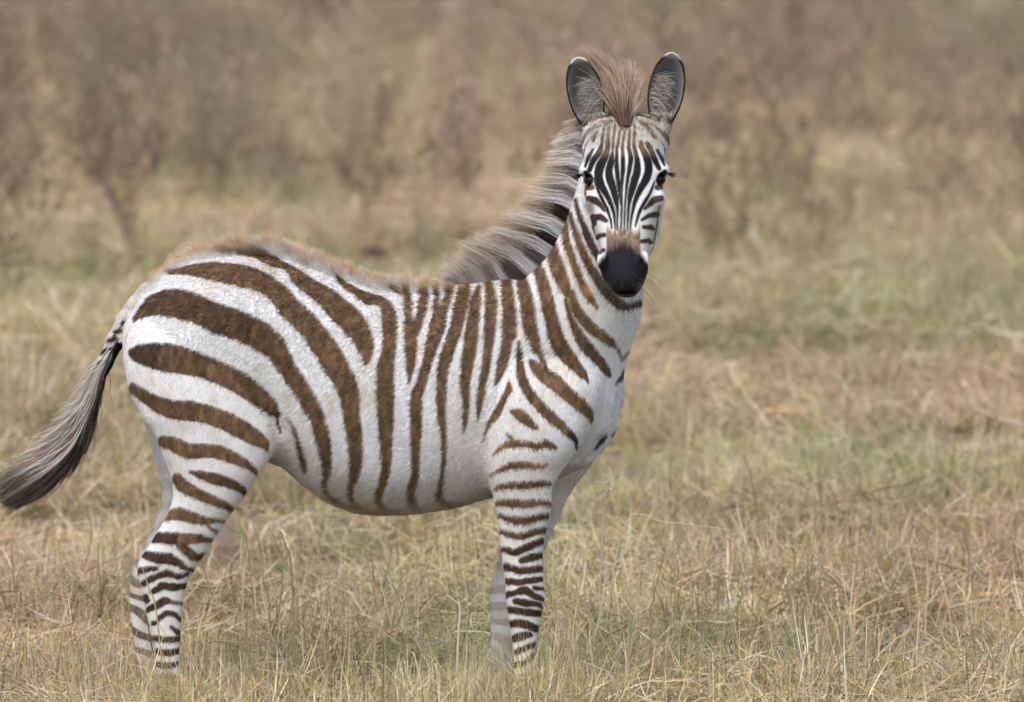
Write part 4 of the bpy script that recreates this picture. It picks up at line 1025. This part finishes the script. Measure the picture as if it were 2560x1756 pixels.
scatter('dry_weeds', [weed_patch(rng.uniform(.35, .6), rng.uniform(.15, .5)) for _ in range(8)], pos, r_, s_, tints(pos) * (.6 + .8 * vnoise(pos[:, :2] * np.array([1.1, .6]), 77))[:, None], weed_m, 'brown dried weeds standing thick across the far meadow', 'weeds')

# ------------------------------------------------------------------ single plants that stand out
def tube(pts, r0, r1, n=5):
    pts = spline(np.asarray(pts, float), 14); m = len(pts); t_ = np.gradient(pts, axis=0); t_ /= np.linalg.norm(t_, axis=1, keepdims=True)
    a = np.cross(t_, [0.3, 1, .2]); a /= np.linalg.norm(a, axis=1, keepdims=True); b = np.cross(t_, a); rr = np.linspace(r0, r1, m)[:, None]
    vv = np.concatenate([[p_ + (a_ * math.cos(2 * math.pi * j / n) + b_ * math.sin(2 * math.pi * j / n)) * q_ for j in range(n)] for p_, a_, b_, q_ in zip(pts, a, b, rr)])
    ff = [[i * n + j, i * n + (j + 1) % n, (i + 1) * n + (j + 1) % n, (i + 1) * n + j] for i in range(m - 1) for j in range(n)]
    return vv, np.array(ff)
one_m = attr_mat('straw_stem', .65, .2, transl=.2)
def stalk(label, pts, col, r0=.0018, leaves=()):
    """pts: photo u, v and depth y along the stem; leaves: lists of the same"""
    root = bpy.data.objects.new('grass_stalk', None); C.objects.link(root); w_ = np.array([P(u, v, y) for u, v, y in pts]); w_[0, 2] = ground_h(w_[0, :1], w_[0, 1:2])[0] - .01
    root.location = w_[0]; tag(root, label, 'grass', 'pale grass stalks standing out of the sward')
    col = np.array(col)
    v, f = tube(w_ - w_[0], r0, r0 * .5); mesh_from('stem', v, f, one_m, root, True, np.repeat(col[None], len(v), 0))
    for lf in leaves:
        l_ = spline(np.array([P(u, v, y) for u, v, y in lf]) - w_[0], 8); wd_ = .0036 * (1 - np.linspace(0, 1, 8) ** 2 * .9)[:, None]; sd_ = np.array([.35, .5, .8])
        vv = np.stack([l_ - sd_ * wd_ / 2, l_ + sd_ * wd_ / 2], 1).reshape(-1, 3); ff = [[2 * i, 2 * i + 1, 2 * i + 3, 2 * i + 2] for i in range(7)]
        mesh_from('leaf', vv, ff, one_m, root, True, np.repeat((col * 1.05)[None], len(vv), 0))
PALE = (.74, .66, .50)
stalk('pale hooked grass stalk rising behind the chest of the zebra', [(1490, 1345, .9), (1512, 1262, .85), (1533, 1228, .8), (1531, 1195, .8), (1524, 1168, .8)], PALE, .0022, [[(1533, 1215, .8), (1520, 1192, .8), (1499, 1182, .78)], [(1531, 1192, .8), (1515, 1206, .78), (1486, 1203, .76)]])
stalk('long bleached stalk arching low over the grass by the front hooves', [(1500, 1345, .9), (1560, 1312, .9), (1660, 1306, .9), (1760, 1316, .9), (1828, 1326, .9)], PALE, .0016)
stalk('upright pale stem with a drooping blade beside the far front leg', [(1136, 1650, -.25), (1146, 1590, -.25), (1150, 1530, -.25), (1146, 1500, -.25)], PALE, .0034, [[(1146, 1510, -.25), (1120, 1490, -.27), (1108, 1500, -.28)], [(1147, 1530, -.25), (1160, 1500, -.26), (1172, 1498, -.27)]])
stalk('thin straight straw leaning past the hind leg of the zebra', [(650, 1412, .3), (620, 1370, .3), (588, 1332, .3), (562, 1312, .3)], (.66, .55, .36), .0015)
stalk('tan seed stalk bending between the front and hind legs', [(742, 1490, .1), (728, 1420, .1), (716, 1370, .1), (702, 1328, .1)], (.58, .40, .2), .0022, [[(730, 1430, .1), (700, 1380, .1), (664, 1300, .1)]])
stalk('golden grass stem crossing the lower hind leg', [(420, 1640, -.3), (392, 1540, -.3), (372, 1470, -.3), (356, 1420, -.3)], (.56, .40, .22), .0022, [[(398, 1560, -.3), (412, 1590, -.31), (404, 1640, -.32)]])
stalk('arched straw blade bowing down behind the belly', [(1180, 1400, 1.0), (1150, 1330, 1.0), (1105, 1302, 1.0), (1062, 1316, 1.0), (1040, 1350, 1.0)], (.66, .52, .32), .0018)

def plant(name, label, cat, group, loc, h, spread, col, **kw):
    global WEED
    keep = WEED; WEED = np.array(col); v, q, c = weed_patch(h, spread, jit=.002, **kw); WEED = keep
    root = bpy.data.objects.new(name, None); C.objects.link(root); root.location = loc; tag(root, label, cat, group)
    ns = PL['n']                                   # stem faces come first, leaf faces after them: each its own part
    mesh_from('stems', v[:ns * 4], q[:ns], one_m, root, False, c[:ns * 4]); mesh_from('leaves', v[ns * 4:], q[ns:] - ns * 4, one_m, root, False, c[ns * 4:])
    return root
HERB = [(.30, .27, .17), (.36, .30, .19), (.25, .25, .15), (.40, .31, .20)]; SHRUB = [(.22, .165, .115), (.26, .195, .135), (.18, .13, .095)]
for u, v, y, h, lb in ((1490, 1440, .9, .17, 'wiry brown green herb growing beside the front hooves under the hooked stalk'), (1740, 1440, 1.1, .24, 'tall thin wiry herb at the far end of the arching bleached stalk'), (2010, 1440, 1.4, .2, 'low thin wiry herb standing alone in open dry grass')):
    p_ = P(u, v, y); p_[2] = ground_h(p_[:1], p_[1:2])[0]
    plant('wiry_herb', lb, 'herb', 'wiry herbs in the sward', p_, h, .4, HERB, leaf=(.003, .008), nleaf=2, thick=.0022)
for x, y, h in ((-1.95, 12.0, .75), (-1.5, 14.5, .7), (-2.3, 15.5, .8), (-.55, 17, .6), (1.0, 15.5, .65), (2.3, 19, .7), (-2.9, 19.5, .8), (.25, 20.5, .7)):
    lb = {(-.55): 'brown dry shrub blurred behind the middle of the zebra back', 1.0: 'brown dry shrub blurred just beyond the face of the zebra', 2.3: 'brown dry shrub alone in the blurred meadow ahead of the zebra', .25: 'brown dry shrub blurred behind the mane of the zebra'}.get(x, 'dark brown dry shrub in the cluster beyond the rump and tail')
    plant('dry_shrub', lb, 'shrub', 'dark dry shrubs behind the zebra', (x, y, ground_h(np.array([x]), np.array([y]))[0]), h, .5, SHRUB)
